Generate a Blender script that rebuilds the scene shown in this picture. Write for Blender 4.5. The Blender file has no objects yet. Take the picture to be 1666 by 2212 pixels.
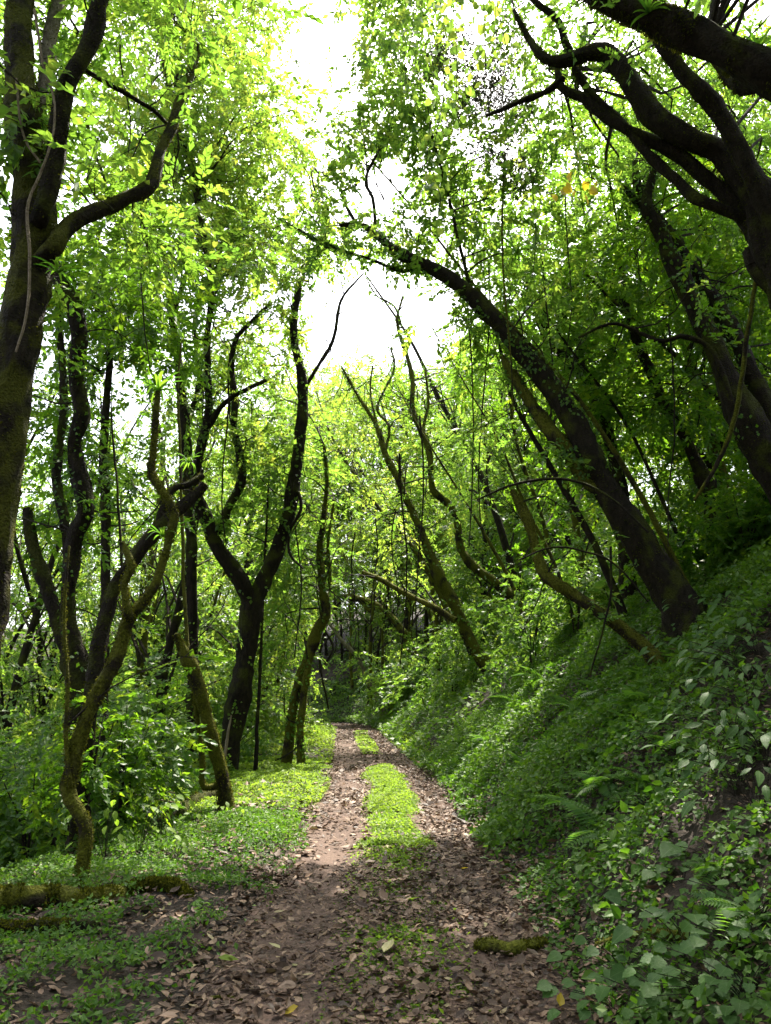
import bpy, math, random
import numpy as np
from mathutils import Vector, Matrix

# ------------------------------------------------------------------ camera, sky, sun, exposure
SC = bpy.context.scene
COL = SC.collection
F = 1597.0                       # focal length in pixels of a 1666 x 2212 view of the photograph
PITCH = math.radians(13.9)
CAM = np.array([0.0, 0.0, 1.6])
cam_data = bpy.data.cameras.new('camera')
cam_data.sensor_fit = 'VERTICAL'; cam_data.sensor_height = 36.0; cam_data.lens = 26.0
cam_data.clip_start = 0.05; cam_data.clip_end = 1500.0
cam = bpy.data.objects.new('camera', cam_data); COL.objects.link(cam)
cam.location = CAM; cam.rotation_euler = (math.radians(90) + PITCH, 0, 0)
SC.camera = cam

SUN_EL, SUN_AZ = math.radians(60), math.radians(14)      # azimuth from +Y towards +X
SUN = np.array([math.sin(SUN_AZ)*math.cos(SUN_EL), math.cos(SUN_AZ)*math.cos(SUN_EL), math.sin(SUN_EL)])
world = bpy.data.worlds.new('World'); SC.world = world; world.use_nodes = True
wn = world.node_tree.nodes; wl = world.node_tree.links
sky_tex = wn.new('ShaderNodeTexSky'); sky_tex.sky_type = 'NISHITA'; sky_tex.sun_disc = False
sky_tex.sun_elevation = SUN_EL; sky_tex.sun_rotation = SUN_AZ
sky_tex.air_density = 1.0; sky_tex.dust_density = 4.0; sky_tex.ozone_density = 1.0
hs = wn.new('ShaderNodeHueSaturation'); hs.inputs['Saturation'].default_value = .45
wl.new(sky_tex.outputs[0], hs.inputs['Color']); wl.new(hs.outputs[0], wn['Background'].inputs[0]); wn['Background'].inputs[1].default_value = 0.145
sun_data = bpy.data.lights.new('sun', 'SUN'); sun_data.energy = 4.3; sun_data.angle = math.radians(0.6)
sun_data.color = (1.0, 0.93, 0.80)
sun = bpy.data.objects.new('sun', sun_data); COL.objects.link(sun)
sun.rotation_euler = Vector(SUN).to_track_quat('Z', 'Y').to_euler(); sun.location = (8, 20, 40)
SC.view_settings.view_transform = 'Standard'; SC.view_settings.look = 'None'
SC.view_settings.gamma = 1.0; SC.view_settings.use_curve_mapping = False
SC.view_settings.exposure = 2.1
cy = SC.cycles
cy.max_bounces = 7; cy.diffuse_bounces = 4; cy.glossy_bounces = 2; cy.transmission_bounces = 6
cy.transparent_max_bounces = 4; cy.use_denoising = True; cy.sample_clamp_indirect = 6.0
cy.caustics_reflective = False; cy.caustics_refractive = False

# ------------------------------------------------------------------ helpers
rng = np.random.default_rng(7)
random.seed(7)
CP, SP = math.cos(PITCH), math.sin(PITCH)

def at(px, py, Y):
    """the point at distance Y ahead that the photograph (1666 x 2212) shows at px, py"""
    u, v = (px-833)/F, (1106-py)/F
    d = np.array([u, CP - v*SP, SP + v*CP])
    return CAM + d*(Y/d[1])
def depth(p): return (p[1]-CAM[1])*CP + (p[2]-CAM[2])*SP
def project(P):
    P = np.atleast_2d(P) - CAM
    zc = P[:, 1]*CP + P[:, 2]*SP; yc = -P[:, 1]*SP + P[:, 2]*CP
    zc = np.where(zc < 0.05, 1e9, zc)
    px = 833 + F*P[:, 0]/zc; py = 1106 - F*yc/zc
    bad = zc > 1e8
    px[bad] = -9999; py[bad] = -9999
    return px, py

_perm = np.random.default_rng(3).random(4096)
def vnoise(x, y, seed=0):
    x = np.asarray(x, float); y = np.asarray(y, float)
    xi = np.floor(x).astype(int); yi = np.floor(y).astype(int); xf = x-xi; yf = y-yi
    xf = xf*xf*(3-2*xf); yf = yf*yf*(3-2*yf)
    def hsh(a, b): return _perm[(a*73 + b*1931 + seed*577 + (a*b*37) % 911) % 4096]
    return (hsh(xi, yi)*(1-xf)+hsh(xi+1, yi)*xf)*(1-yf) + (hsh(xi, yi+1)*(1-xf)+hsh(xi+1, yi+1)*xf)*yf
def fbm(x, y, seed=0): return .55*vnoise(x, y, seed)+.3*vnoise(x*2.1, y*2.1, seed+1)+.15*vnoise(x*4.3, y*4.3, seed+2)

# ---- terrain: a track cut into a slope, bank on the right, falling ground on the left
_py = np.array([-40, -10, 0, 8, 14, 20, 28, 36, 41, 45, 49, 54, 60, 70, 100, 200.])
_px = np.array([0, 0, 0, .04, 0, -.35, -.85, -1.3, -1.9, -3.2, -6.5, -13, -23, -42, -110, -330.])
_yy = np.linspace(-40, 200, 2401); _xx = np.interp(_yy, _py, _px)
_k = np.hanning(31); _k /= _k.sum(); _xx = np.convolve(np.pad(_xx, 15, mode='edge'), _k, 'valid')
_gr = np.gradient(_xx, _yy)
def track(y): return np.interp(y, _yy, _xx)
def side(x, y): return (x-track(y))/np.sqrt(1+np.interp(y, _yy, _gr)**2)
def ground(x, y):
    x = np.asarray(x, float); y = np.asarray(y, float)
    s = side(x, y)
    t = np.maximum(s-1.0, 0)
    r = np.where(t < .5, .85*t*t, .85*.25 + .85*(t-.5))
    tt = np.maximum(t-3.8, 0); r = r - .85*tt + .42*tt
    r = r - np.maximum(tt-18, 0)*.42
    l = np.maximum(-s-1.0, 0)
    dn = .05*np.clip(l/.5, 0, 1) - .30*np.maximum(l-2.3, 0)
    dn = np.maximum(dn, -5.5)
    off = np.clip((np.abs(s)-.95)/.6, 0, 1)
    n = (fbm(x*.9, y*.9, 5)-.5)*(.22+.42*np.clip((s-1.3)/1.2, 0, 1))*off + (fbm(x*.25, y*.25, 9)-.5)*.9*np.clip((np.abs(s)-2.5)/3, 0, 1)
    rut = -.045*(np.exp(-((s+.60)/.26)**2) + np.exp(-((s-.72)/.28)**2)) + .02*(vnoise(x*3, y*2.2, 21)-.5)
    return r + dn + n + rut*(1-off)
def ray_ground(px, py):
    u, v = (px-833)/F, (1106-py)/F
    d = np.array([u, CP - v*SP, SP + v*CP]); d = d/np.linalg.norm(d)
    t = np.linspace(1.5, 80, 3000); P = CAM + d*t[:, None]
    below = P[:, 2] < ground(P[:, 0], P[:, 1])
    i = int(np.argmax(below)) if below.any() else 1500
    return P[i]

# ---- mesh building
def link(o, parent=None):
    COL.objects.link(o)
    if parent is not None: o.parent = parent
    return o
def mesh_from(name, V, faces, mats, mi=None, rnd=None, smooth=False):
    """faces: list of (k, 3|4) int arrays"""
    me = bpy.data.meshes.new(name)
    V = np.asarray(V, np.float32)
    faces = [np.asarray(f, np.int32) for f in faces if len(f)]
    tot = np.concatenate([np.full(len(f), f.shape[1], np.int32) for f in faces])
    loops = np.concatenate([f.ravel() for f in faces])
    start = np.concatenate([[0], np.cumsum(tot)[:-1]]).astype(np.int32)
    me.vertices.add(len(V)); me.vertices.foreach_set('co', V.ravel())
    me.loops.add(len(loops)); me.loops.foreach_set('vertex_index', loops)
    me.polygons.add(len(tot)); me.polygons.foreach_set('loop_start', start); me.polygons.foreach_set('loop_total', tot)
    if smooth: me.polygons.foreach_set('use_smooth', np.ones(len(tot), bool))
    else: me.polygons.foreach_set('use_smooth', np.zeros(len(tot), bool))
    if mi is not None: me.polygons.foreach_set('material_index', np.asarray(mi, np.int32))
    me.update(calc_edges=True)
    if rnd is not None:
        a = me.attributes.new('rnd', 'FLOAT', 'FACE'); a.data.foreach_set('value', np.asarray(rnd, np.float32))
    for m in (mats if isinstance(mats, (list, tuple)) else [mats]): me.materials.append(m)
    return me

class MB:
    """collects triangles and quads for ONE mesh; slots by material"""
    def __init__(self): self.V = []; self.F3 = []; self.F4 = []; self.n = 0; self.m3 = []; self.m4 = []; self.r3 = []; self.r4 = []
    def add(self, V, F, mat=0, rnd=None):
        F = np.asarray(F, np.int64) + self.n
        if rnd is None: rnd = np.full(len(F), .5)
        if F.shape[1] == 3: self.F3.append(F); self.m3.append(np.full(len(F), mat)); self.r3.append(rnd)
        else: self.F4.append(F); self.m4.append(np.full(len(F), mat)); self.r4.append(rnd)
        self.V.append(V); self.n += len(V)
    def mesh(self, name, mats, origin=(0, 0, 0), smooth=False):
        V = np.concatenate(self.V) - np.asarray(origin)
        fs = [np.concatenate(x) for x in (self.F3, self.F4) if x]
        mi = np.concatenate(self.m3 + self.m4); r = np.concatenate(self.r3 + self.r4)
        return mesh_from(name, V, fs, mats, mi, r, smooth)
    def obj(self, name, mats, parent=None, origin=(0, 0, 0), smooth=False):
        return link(bpy.data.objects.new(name, self.mesh(name, mats, origin, smooth)), parent)

def spline(P, n):
    """Catmull-Rom through rows of P (any columns), n samples"""
    P = np.asarray(P, float)
    if len(P) == 2: return P[0] + (P[1]-P[0])*np.linspace(0, 1, n)[:, None]
    Q = np.vstack([2*P[0]-P[1], P, 2*P[-1]-P[-2]])
    d = np.concatenate([[0], np.cumsum(np.linalg.norm(np.diff(P[:, :3], axis=0), axis=1))]); d /= d[-1]
    t = np.linspace(0, 1, n); i = np.clip(np.searchsorted(d, t, side='right')-1, 0, len(P)-2)
    f = ((t-d[i])/np.maximum(d[i+1]-d[i], 1e-9))[:, None]
    a, b, c, e = Q[i], Q[i+1], Q[i+2], Q[i+3]
    return .5*((2*b)+(c-a)*f+(2*a-5*b+4*c-e)*f**2+(3*b-a-3*c+e)*f**3)

def tube(mb, P, R, sides=8, rough=.0, mat=0, cap=True, seed=0):
    P = np.asarray(P, float); n = len(P); R = np.asarray(R, float)
    T = np.gradient(P, axis=0); T /= np.linalg.norm(T, axis=1)[:, None]+1e-9
    ref = np.array([.31, .93, .17]) if abs(T[0][1]) < .8 else np.array([.95, .1, .2])
    A = np.cross(T, ref); A /= np.linalg.norm(A, axis=1)[:, None]+1e-9; B = np.cross(T, A)
    th = np.arange(sides)*2*math.pi/sides
    L = np.concatenate([[0], np.cumsum(np.linalg.norm(np.diff(P, axis=0), axis=1))])
    k = np.ones((n, sides))
    if rough > 0:
        s = L/np.maximum(R.mean(), .01)
        cx, cyy = np.cos(th)*1.6+5, np.sin(th)*1.6+5
        k += rough*2*(fbm(cx[None, :]+s[:, None]*.35, cyy[None, :]+s[:, None]*.13, seed)-.5)
        k += rough*1.6*(vnoise(cx[None, :]*2.5+seed, cyy[None, :]*2.5+s[:, None]*.9, seed+4)-.5)
    V = P[:, None, :] + (A[:, None, :]*np.cos(th)[None, :, None] + B[:, None, :]*np.sin(th)[None, :, None])*(R[:, None]*k)[:, :, None]
    V = V.reshape(-1, 3)
    i = np.arange(n-1)[:, None]*sides; j = np.arange(sides)[None, :]; j2 = (j+1) % sides
    Fq = np.stack([i+j, i+j2, i+sides+j2, i+sides+j], -1).reshape(-1, 4)
    mb.add(V, Fq, mat)
    if cap:
        c = (n-1)*sides
        mb.add(np.vstack([V[c:], P[-1]+T[-1]*R[-1]*.6]), np.array([[q, (q+1) % sides, sides] for q in range(sides)]), mat)

# leaf shapes: x across, y along, z up (fold)
LEAF3 = (np.array([[-.20, .12, .03], [.22, .30, .05], [0, 1, -.05]]), np.array([[0, 1, 2]]))
LEAF4 = (np.array([[0, 0, 0], [-.27, .42, .07], [0, 1, -.06], [.27, .42, .07]]), np.array([[0, 3, 2], [0, 2, 1]]))
_l8 = np.array([[0, 0, 0], [0, .35, -.02], [0, .7, -.04], [0, 1.02, -.12], [-.24, .28, .06], [-.22, .62, .02], [.24, .28, .06], [.22, .62, .02]])
LEAF8 = (_l8, np.array([[0, 1, 4], [1, 2, 5], [1, 5, 4], [2, 3, 5], [0, 6, 1], [1, 6, 7], [1, 7, 2], [2, 7, 3]]))
ROUND = (np.array([[0, .1, 0], [-.32, -.02, .05], [-.47, .3, .09], [-.36, .68, .06], [0, .98, -.05], [.36, .68, .06], [.47, .3, .09], [.32, -.02, .05], [0, .5, -.02]]),
         np.array([[8, 0, 1], [8, 1, 2], [8, 2, 3], [8, 3, 4], [8, 4, 5], [8, 5, 6], [8, 6, 7], [8, 7, 0]])[:, [0, 2, 1]])

def norm(a): return a/(np.linalg.norm(a, axis=-1, keepdims=True)+1e-9)
def leaves(mb, pos, d, nrm, size, rnd, tmpl=LEAF4, width=1.0, mat=0, curl=None):
    """add len(pos) leaves: direction d, upper side nrm"""
    TV, TF = tmpl
    d = norm(d); x = norm(np.cross(d, nrm)); z = np.cross(x, d)
    w = np.broadcast_to(np.asarray(width, float), (len(pos),))
    tv = np.broadcast_to(TV[None], (len(pos),)+TV.shape).copy()
    if curl is not None: tv[:, :, 2] += curl[:, None]*(TV[None, :, 1]-.45)**2 + curl[:, None]*.9*TV[None, :, 0]**2
    V = pos[:, None, :] + (x[:, None, :]*(tv[:, :, 0:1]*w[:, None, None]) + d[:, None, :]*tv[:, :, 1:2] + z[:, None, :]*tv[:, :, 2:3])*size[:, None, None]
    Fa = (np.arange(len(pos))[:, None, None]*len(TV) + TF[None]).reshape(-1, 3)
    mb.add(V.reshape(-1, 3), Fa, mat, np.repeat(rnd, len(TF)))

def rand_dirs(n, up=0.0):
    v = rng.normal(size=(n, 3)); v[:, 2] += up
    return norm(v)

# ---- gaps in the canopy: the clearing above the track and the places where the sun gets down to it
def in_poly(px, py, poly):
    inside = np.zeros(len(px), bool); j = len(poly)-1
    for i in range(len(poly)):
        xi, yi = poly[i]; xj, yj = poly[j]
        c = ((yi > py) != (yj > py)) & (px < (xj-xi)*(py-yi)/(yj-yi+1e-9)+xi); inside ^= c; j = i
    return inside
GAPS = [([(575, -160), (750, -160), (760, 130), (745, 255), (688, 275), (620, 190), (600, 90)], .09),
        ([(680, 245), (750, 245), (790, 330), (730, 350)], .2),
        ([(775, 325), (900, 310), (915, 420), (880, 470), (800, 480), (760, 400)], .12),
        ([(640, 610), (700, 575), (790, 545), (880, 585), (985, 650), (985, 770), (890, 800), (800, 770), (720, 780), (660, 730)], .10),
        ([(480, 600), (640, 590), (650, 700), (560, 720), (480, 690)], .25),
        ([(225, 780), (350, 770), (345, 925), (290, 945), (235, 880)], .12),
        ([(85, 690), (150, 690), (140, 800), (90, 800)], .3),
        ([(1585, -60), (1740, -60), (1720, 95), (1620, 60)], .1),
        ([(1130, 700), (1180, 690), (1180, 760), (1120, 760)], .5)]
SUNLIT = [([(-3.9, 4.4), (-2.7, 4.4), (-2.6, 6.6), (-3.8, 6.8)], .1),
          ([(-3.0, 9.8), (-1.0, 8.8), (1.3, 9.0), (1.4, 10.4), (.7, 13), (.7, 18), (-2.6, 18.5), (-3.3, 14)], .06),
          ([(-3, 22), (1.2, 22), (1.5, 27), (0, 44), (-5, 50), (-10, 44), (-4, 30)], .4),
          ([(-9, 43), (2, 40), (3, 48), (-6, 55)], .22),
          ([(1.5, 12), (4.5, 13), (4, 24), (1.4, 24)], .45),
          ([(-15, 12), (-4.6, 11), (-4, 20), (-4.6, 26), (-15, 26)], .55)]
def keep(P, gaps=True):
    """which foliage points stand: sparse in the clearing and where the sun reaches the track"""
    P = np.atleast_2d(P); k = np.ones(len(P))
    if gaps:
        px, py = project(P)
        for poly, pr in GAPS:
            k = np.where(in_poly(px, py, poly), np.minimum(k, pr), k)
    hgt = np.maximum(P[:, 2], 0)
    gx = P[:, 0]-SUN[0]/SUN[2]*hgt; gy = P[:, 1]-SUN[1]/SUN[2]*hgt
    for poly, pr in SUNLIT:
        k = np.where(in_poly(gx, gy, poly) & (hgt > 2.5) & (P[:, 1] < (61 if poly[0] == (-9, 43) else 45)), np.minimum(k, pr), k)
    k = np.where(np.linalg.norm(P-CAM, axis=1) < 4.2, 0, k)
    return rng.random(len(P)) < k

# ------------------------------------------------------------------ materials
def mat_new(name):
    m = bpy.data.materials.new(name); m.use_nodes = True
    nt = m.node_tree; nt.nodes.clear()
    out = nt.nodes.new('ShaderNodeOutputMaterial')
    return m, nt, out
def ramp(nt, stops, src):
    r = nt.nodes.new('ShaderNodeValToRGB'); e = r.color_ramp.elements
    while len(e) < len(stops): e.new(.5)
    for q, (p, c) in zip(e, stops): q.position = p; q.color = (*c, 1)
    nt.links.new(src, r.inputs[0]); return r.outputs[0]
def leaf_mat(name, refl, trans, rough=.45, spec=.35, tmix=.5):
    m, nt, out = mat_new(name)
    a = nt.nodes.new('ShaderNodeAttribute'); a.attribute_name = 'rnd'
    c1 = ramp(nt, refl, a.outputs['Fac']); c2 = ramp(nt, trans, a.outputs['Fac'])
    p = nt.nodes.new('ShaderNodeBsdfPrincipled'); nt.links.new(c1, p.inputs['Base Color'])
    p.inputs['Roughness'].default_value = rough; p.inputs['Specular IOR Level'].default_value = spec
    t = nt.nodes.new('ShaderNodeBsdfTranslucent'); nt.links.new(c2, t.inputs['Color'])
    mx = nt.nodes.new('ShaderNodeMixShader'); mx.inputs[0].default_value = tmix
    nt.links.new(p.outputs[0], mx.inputs[1]); nt.links.new(t.outputs[0], mx.inputs[2]); nt.links.new(mx.outputs[0], out.inputs[0])
    return m
def bark_mat(name, dark, light, moss, moss_amt, scale=6.0):
    m, nt, out = mat_new(name); N = nt.nodes; L = nt.links
    tc = N.new('ShaderNodeTexCoord'); mp = N.new('ShaderNodeMapping'); mp.inputs['Scale'].default_value = (1, 1, .35)
    L.new(tc.outputs['Object'], mp.inputs[0])
    n1 = N.new('ShaderNodeTexNoise'); n1.inputs['Scale'].default_value = scale*3; n1.inputs['Detail'].default_value = 6; L.new(mp.outputs[0], n1.inputs[0])
    base = ramp(nt, [(.3, dark), (.75, light)], n1.outputs['Fac'])
    n2 = N.new('ShaderNodeTexNoise'); n2.inputs['Scale'].default_value = scale*.45; n2.inputs['Detail'].default_value = 5; L.new(tc.outputs['Object'], n2.inputs[0])
    geo = N.new('ShaderNodeNewGeometry'); sx = N.new('ShaderNodeSeparateXYZ'); L.new(geo.outputs['Normal'], sx.inputs[0])
    ma = N.new('ShaderNodeMath'); ma.operation = 'MULTIPLY_ADD'; ma.inputs[1].default_value = .16; L.new(sx.outputs[2], ma.inputs[0]); L.new(n2.outputs['Fac'], ma.inputs[2])
    mk = ramp(nt, [(.62-moss_amt, (0, 0, 0)), (.74-moss_amt, (1, 1, 1))], ma.outputs[0])
    n3 = N.new('ShaderNodeTexNoise'); n3.inputs['Scale'].default_value = 45; n3.inputs['Detail'].default_value = 4; L.new(tc.outputs['Object'], n3.inputs[0])
    mc = ramp(nt, [(.3, tuple(c*.45 for c in moss)), (.7, moss)], n3.outputs['Fac'])
    mix = N.new('ShaderNodeMixRGB'); L.new(mk, mix.inputs[0]); L.new(base, mix.inputs[1]); L.new(mc, mix.inputs[2])
    p = N.new('ShaderNodeBsdfPrincipled'); p.inputs['Roughness'].default_value = .9; p.inputs['Specular IOR Level'].default_value = .15
    L.new(mix.outputs[0], p.inputs['Base Color'])
    b = N.new('ShaderNodeBump'); b.inputs['Strength'].default_value = 1.0; b.inputs['Distance'].default_value = .05
    ad = N.new('ShaderNodeMath'); ad.operation = 'ADD'; L.new(n1.outputs['Fac'], ad.inputs[0]); L.new(n3.outputs['Fac'], ad.inputs[1])
    L.new(ad.outputs[0], b.inputs['Height']); L.new(b.outputs[0], p.inputs['Normal']); L.new(p.outputs[0], out.inputs[0])
    return m
def soil_mat(name, stops, scale):
    m, nt, out = mat_new(name); N = nt.nodes; L = nt.links
    tc = N.new('ShaderNodeTexCoord')
    n1 = N.new('ShaderNodeTexNoise'); n1.inputs['Scale'].default_value = scale; n1.inputs['Detail'].default_value = 8; n1.inputs['Roughness'].default_value = .65; L.new(tc.outputs['Object'], n1.inputs[0])
    n2 = N.new('ShaderNodeTexNoise'); n2.inputs['Scale'].default_value = 34; n2.inputs['Detail'].default_value = 6; L.new(tc.outputs['Object'], n2.inputs[0])
    ad = N.new('ShaderNodeMath'); ad.operation = 'MULTIPLY_ADD'; ad.inputs[1].default_value = .5; L.new(n2.outputs['Fac'], ad.inputs[0])
    hf = N.new('ShaderNodeMath'); hf.operation = 'MULTIPLY'; hf.inputs[1].default_value = .5; L.new(n1.outputs['Fac'], hf.inputs[0]); L.new(hf.outputs[0], ad.inputs[2])
    c = ramp(nt, stops, ad.outputs[0])
    p = N.new('ShaderNodeBsdfPrincipled'); p.inputs['Roughness'].default_value = .85; p.inputs['Specular IOR Level'].default_value = .25; L.new(c, p.inputs['Base Color'])
    b = N.new('ShaderNodeBump'); b.inputs['Strength'].default_value = .7; b.inputs['Distance'].default_value = .03; L.new(n2.outputs['Fac'], b.inputs['Height'])
    L.new(b.outputs[0], p.inputs['Normal']); L.new(p.outputs[0], out.inputs[0])
    return m

G = lambda r, g, b: (r, g, b)
M = {}
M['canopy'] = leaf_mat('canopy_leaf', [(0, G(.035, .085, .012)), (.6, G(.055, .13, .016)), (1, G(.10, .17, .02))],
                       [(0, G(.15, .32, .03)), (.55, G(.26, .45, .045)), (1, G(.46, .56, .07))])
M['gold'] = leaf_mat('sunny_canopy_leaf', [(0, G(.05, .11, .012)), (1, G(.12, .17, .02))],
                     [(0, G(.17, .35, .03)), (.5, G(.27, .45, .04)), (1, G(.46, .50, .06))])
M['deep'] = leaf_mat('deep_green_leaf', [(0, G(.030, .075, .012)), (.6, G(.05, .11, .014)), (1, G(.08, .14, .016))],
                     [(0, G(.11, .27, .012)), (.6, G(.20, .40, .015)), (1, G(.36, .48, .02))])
M['shrub'] = leaf_mat('shrub_leaf', [(0, G(.04, .10, .014)), (.6, G(.06, .14, .018)), (1, G(.10, .18, .02))],
                      [(0, G(.15, .33, .03)), (.6, G(.27, .45, .045)), (1, G(.44, .54, .07))])
M['bank'] = leaf_mat('bank_leaf', [(0, G(.038, .085, .014)), (.55, G(.062, .13, .017)), (1, G(.11, .175, .022))],
                     [(0, G(.08, .24, .012)), (1, G(.22, .40, .02))], rough=.5, spec=.22, tmix=.35)
def broad_mat(name, dark, light, trans):
    m, nt, out = mat_new(name); N = nt.nodes; L = nt.links
    def mth(op, a, b=None):
        q = N.new('ShaderNodeMath'); q.operation = op
        for i, v in enumerate((a, b)):
            if v is None: continue
            if isinstance(v, (int, float)): q.inputs[i].default_value = v
            else: L.new(v, q.inputs[i])
        return q.outputs[0]
    tc = N.new('ShaderNodeTexCoord'); sp = N.new('ShaderNodeSeparateXYZ'); L.new(tc.outputs['Object'], sp.inputs[0])
    ax = mth('ABSOLUTE', sp.outputs[0]); rib = mth('LESS_THAN', ax, .014)
    vein = mth('LESS_THAN', mth('FRACT', mth('MULTIPLY', mth('SUBTRACT', sp.outputs[1], mth('MULTIPLY', ax, .8)), 8.0)), .10)
    oi = N.new('ShaderNodeObjectInfo'); nz = N.new('ShaderNodeTexNoise'); nz.inputs['Scale'].default_value = 4.0; nz.inputs['Detail'].default_value = 5; L.new(tc.outputs['Object'], nz.inputs[0])
    a = N.new('ShaderNodeAttribute'); a.attribute_name = 'rnd'
    t = mth('ADD', mth('MULTIPLY', nz.outputs['Fac'], .5), mth('MULTIPLY', mth('ADD', a.outputs['Fac'], oi.outputs['Random']), .3))
    c = ramp(nt, [(.2, dark), (.85, light)], t); c2 = ramp(nt, [(.2, tuple(v*.5 for v in trans)), (.85, trans)], t)
    mx = N.new('ShaderNodeMixRGB'); L.new(mth('MAXIMUM', mth('MULTIPLY', rib, .6), mth('MULTIPLY', vein, .25)), mx.inputs[0]); L.new(c, mx.inputs[1]); mx.inputs[2].default_value = (.13, .19, .07, 1)
    pb = N.new('ShaderNodeBsdfPrincipled'); L.new(mx.outputs[0], pb.inputs['Base Color']); pb.inputs['Roughness'].default_value = .5; pb.inputs['Specular IOR Level'].default_value = .18
    bp = N.new('ShaderNodeBump'); bp.inputs['Strength'].default_value = .5; bp.inputs['Distance'].default_value = .01; L.new(mth('SUBTRACT', nz.outputs['Fac'], mth('MULTIPLY', vein, .4)), bp.inputs['Height']); L.new(bp.outputs[0], pb.inputs['Normal'])
    tr = N.new('ShaderNodeBsdfTranslucent'); L.new(c2, tr.inputs['Color']); ms = N.new('ShaderNodeMixShader'); ms.inputs[0].default_value = .3
    L.new(pb.outputs[0], ms.inputs[1]); L.new(tr.outputs[0], ms.inputs[2]); L.new(ms.outputs[0], out.inputs[0])
    return m
M['broad'] = broad_mat('broad_leaf', (.022, .064, .014), (.058, .125, .020), (.16, .32, .02))
M['grass'] = leaf_mat('verge_leaf', [(0, G(.07, .14, .008)), (.5, G(.11, .19, .010)), (1, G(.15, .21, .012))],
                      [(0, G(.20, .38, .02)), (1, G(.38, .52, .04))], rough=.55, spec=.25)
M['fern'] = leaf_mat('fern_leaf', [(0, G(.04, .10, .02)), (1, G(.08, .16, .03))], [(0, G(.12, .32, .02)), (1, G(.24, .44, .03))])
M['litter'] = leaf_mat('dry_leaf', [(0, G(.030, .018, .013)), (.3, G(.095, .057, .035)), (.62, G(.195, .122, .078)), (.86, G(.29, .20, .13)), (.95, G(.30, .28, .12)), (1, G(.36, .33, .22))],
                       [(0, G(.02, .01, .006)), (1, G(.14, .09, .04))], rough=.6, spec=.3, tmix=.12)
M['yellow'] = leaf_mat('yellow_leaf', [(0, G(.45, .32, .03)), (1, G(.55, .42, .05))], [(0, G(.6, .42, .02)), (1, G(.7, .55, .03))])
M['moss'] = leaf_mat('moss_tuft', [(0, G(.020, .024, .004)), (.5, G(.065, .070, .008)), (1, G(.15, .15, .014))], [(0, G(.04, .05, .005)), (1, G(.18, .18, .015))], rough=.9, spec=.05, tmix=.3)
M['deadtwig'] = leaf_mat('dead_twig_leaf', [(0, G(.018, .018, .012)), (1, G(.06, .055, .03))], [(0, G(.02, .025, .01)), (1, G(.08, .09, .02))], tmix=.15)
M['bark'] = bark_mat('dark_bark', (.008, .006, .004), (.028, .021, .013), (.052, .058, .008), .11)
M['mossy'] = bark_mat('mossy_bark', (.012, .009, .006), (.040, .030, .019), (.12, .125, .012), .24)
M['shaggy'] = bark_mat('shaggy_bark', (.009, .007, .005), (.034, .026, .016), (.085, .088, .010), .19)
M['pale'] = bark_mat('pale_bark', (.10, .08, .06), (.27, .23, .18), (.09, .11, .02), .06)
M['twig'] = bark_mat('twig_bark', (.016, .012, .009), (.05, .04, .03), (.05, .06, .015), .0)
M['cane'] = bark_mat('dry_cane', (.16, .12, .08), (.32, .26, .18), (.1, .11, .03), -.2)
M['ground'] = soil_mat('forest_soil', [(.35, (.014, .010, .007)), (.62, (.036, .025, .017))], 1.3)
M['path'] = soil_mat('track_soil', [(.32, (.046, .029, .022)), (.55, (.095, .060, .045)), (.7, (.14, .092, .070))], 2.2)

# ------------------------------------------------------------------ things
def thing(name, label, cat, loc, group=None):
    o = bpy.data.objects.new(name, None); COL.objects.link(o); o.location = tuple(map(float, loc)); o.empty_display_size = .2
    o['label'] = label; o['category'] = cat
    if group: o['group'] = group
    return o
def tag(o, label, cat, group=None):
    o['label'] = label; o['category'] = cat
    if group: o['group'] = group
    return o
ORD = 'first second third fourth fifth sixth seventh eighth ninth tenth eleventh twelfth thirteenth fourteenth fifteenth sixteenth seventeenth eighteenth nineteenth twentieth'.split()

# ------------------------------------------------------------------ the setting
def sheet(name, xs, ys, zf, mat):
    X, Y = np.meshgrid(xs, ys); V = np.stack([X, Y, zf(X, Y)], -1).reshape(-1, 3)
    nx, ny = len(xs), len(ys); i = np.arange(ny-1)[:, None]*nx + np.arange(nx-1)[None]
    Fq = np.stack([i, i+1, i+nx+1, i+nx], -1).reshape(-1, 4)
    o = link(bpy.data.objects.new(name, mesh_from(name, V, [Fq], mat, smooth=True))); o['kind'] = 'structure'; return o
def zone(x, y):
    return ground(x, y) - .07*np.clip((1.05-np.abs(side(x, y)))/.15, 0, 1)
xs = np.unique(np.concatenate([np.linspace(-400, -30, 20), np.linspace(-30, -8, 40), np.linspace(-8, 10, 76), np.linspace(10, 32, 40), np.linspace(32, 400, 20)]))
ys = np.unique(np.concatenate([np.linspace(-60, -6, 14), np.linspace(-6, 26, 124), np.linspace(26, 62, 64), np.linspace(62, 500, 26)]))
g = sheet('ground', xs, ys, zone, M['ground'])
# the track: follows the bend
tv = np.unique(np.concatenate([np.linspace(-6, 20, 260), np.linspace(20, 60, 200)])); ts = np.linspace(-1.12, 1.12, 29)
tx = track(tv); tg = np.interp(tv, _yy, _gr); nn = np.sqrt(1+tg**2)
X = tx[:, None]+ts[None]/nn[:, None]; Y = tv[:, None]-ts[None]*(tg/nn)[:, None]
V = np.stack([X, Y, ground(X, Y)+.006-.05*np.clip((np.abs(ts)[None]-1.04)/.08, 0, 1)], -1).reshape(-1, 3)
i = np.arange(len(tv)-1)[:, None]*29+np.arange(28)[None]
po = link(bpy.data.objects.new('path', mesh_from('path', V, [np.stack([i, i+1, i+30, i+29], -1).reshape(-1, 4)], M['path'], smooth=True))); po['kind'] = 'structure'

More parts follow.
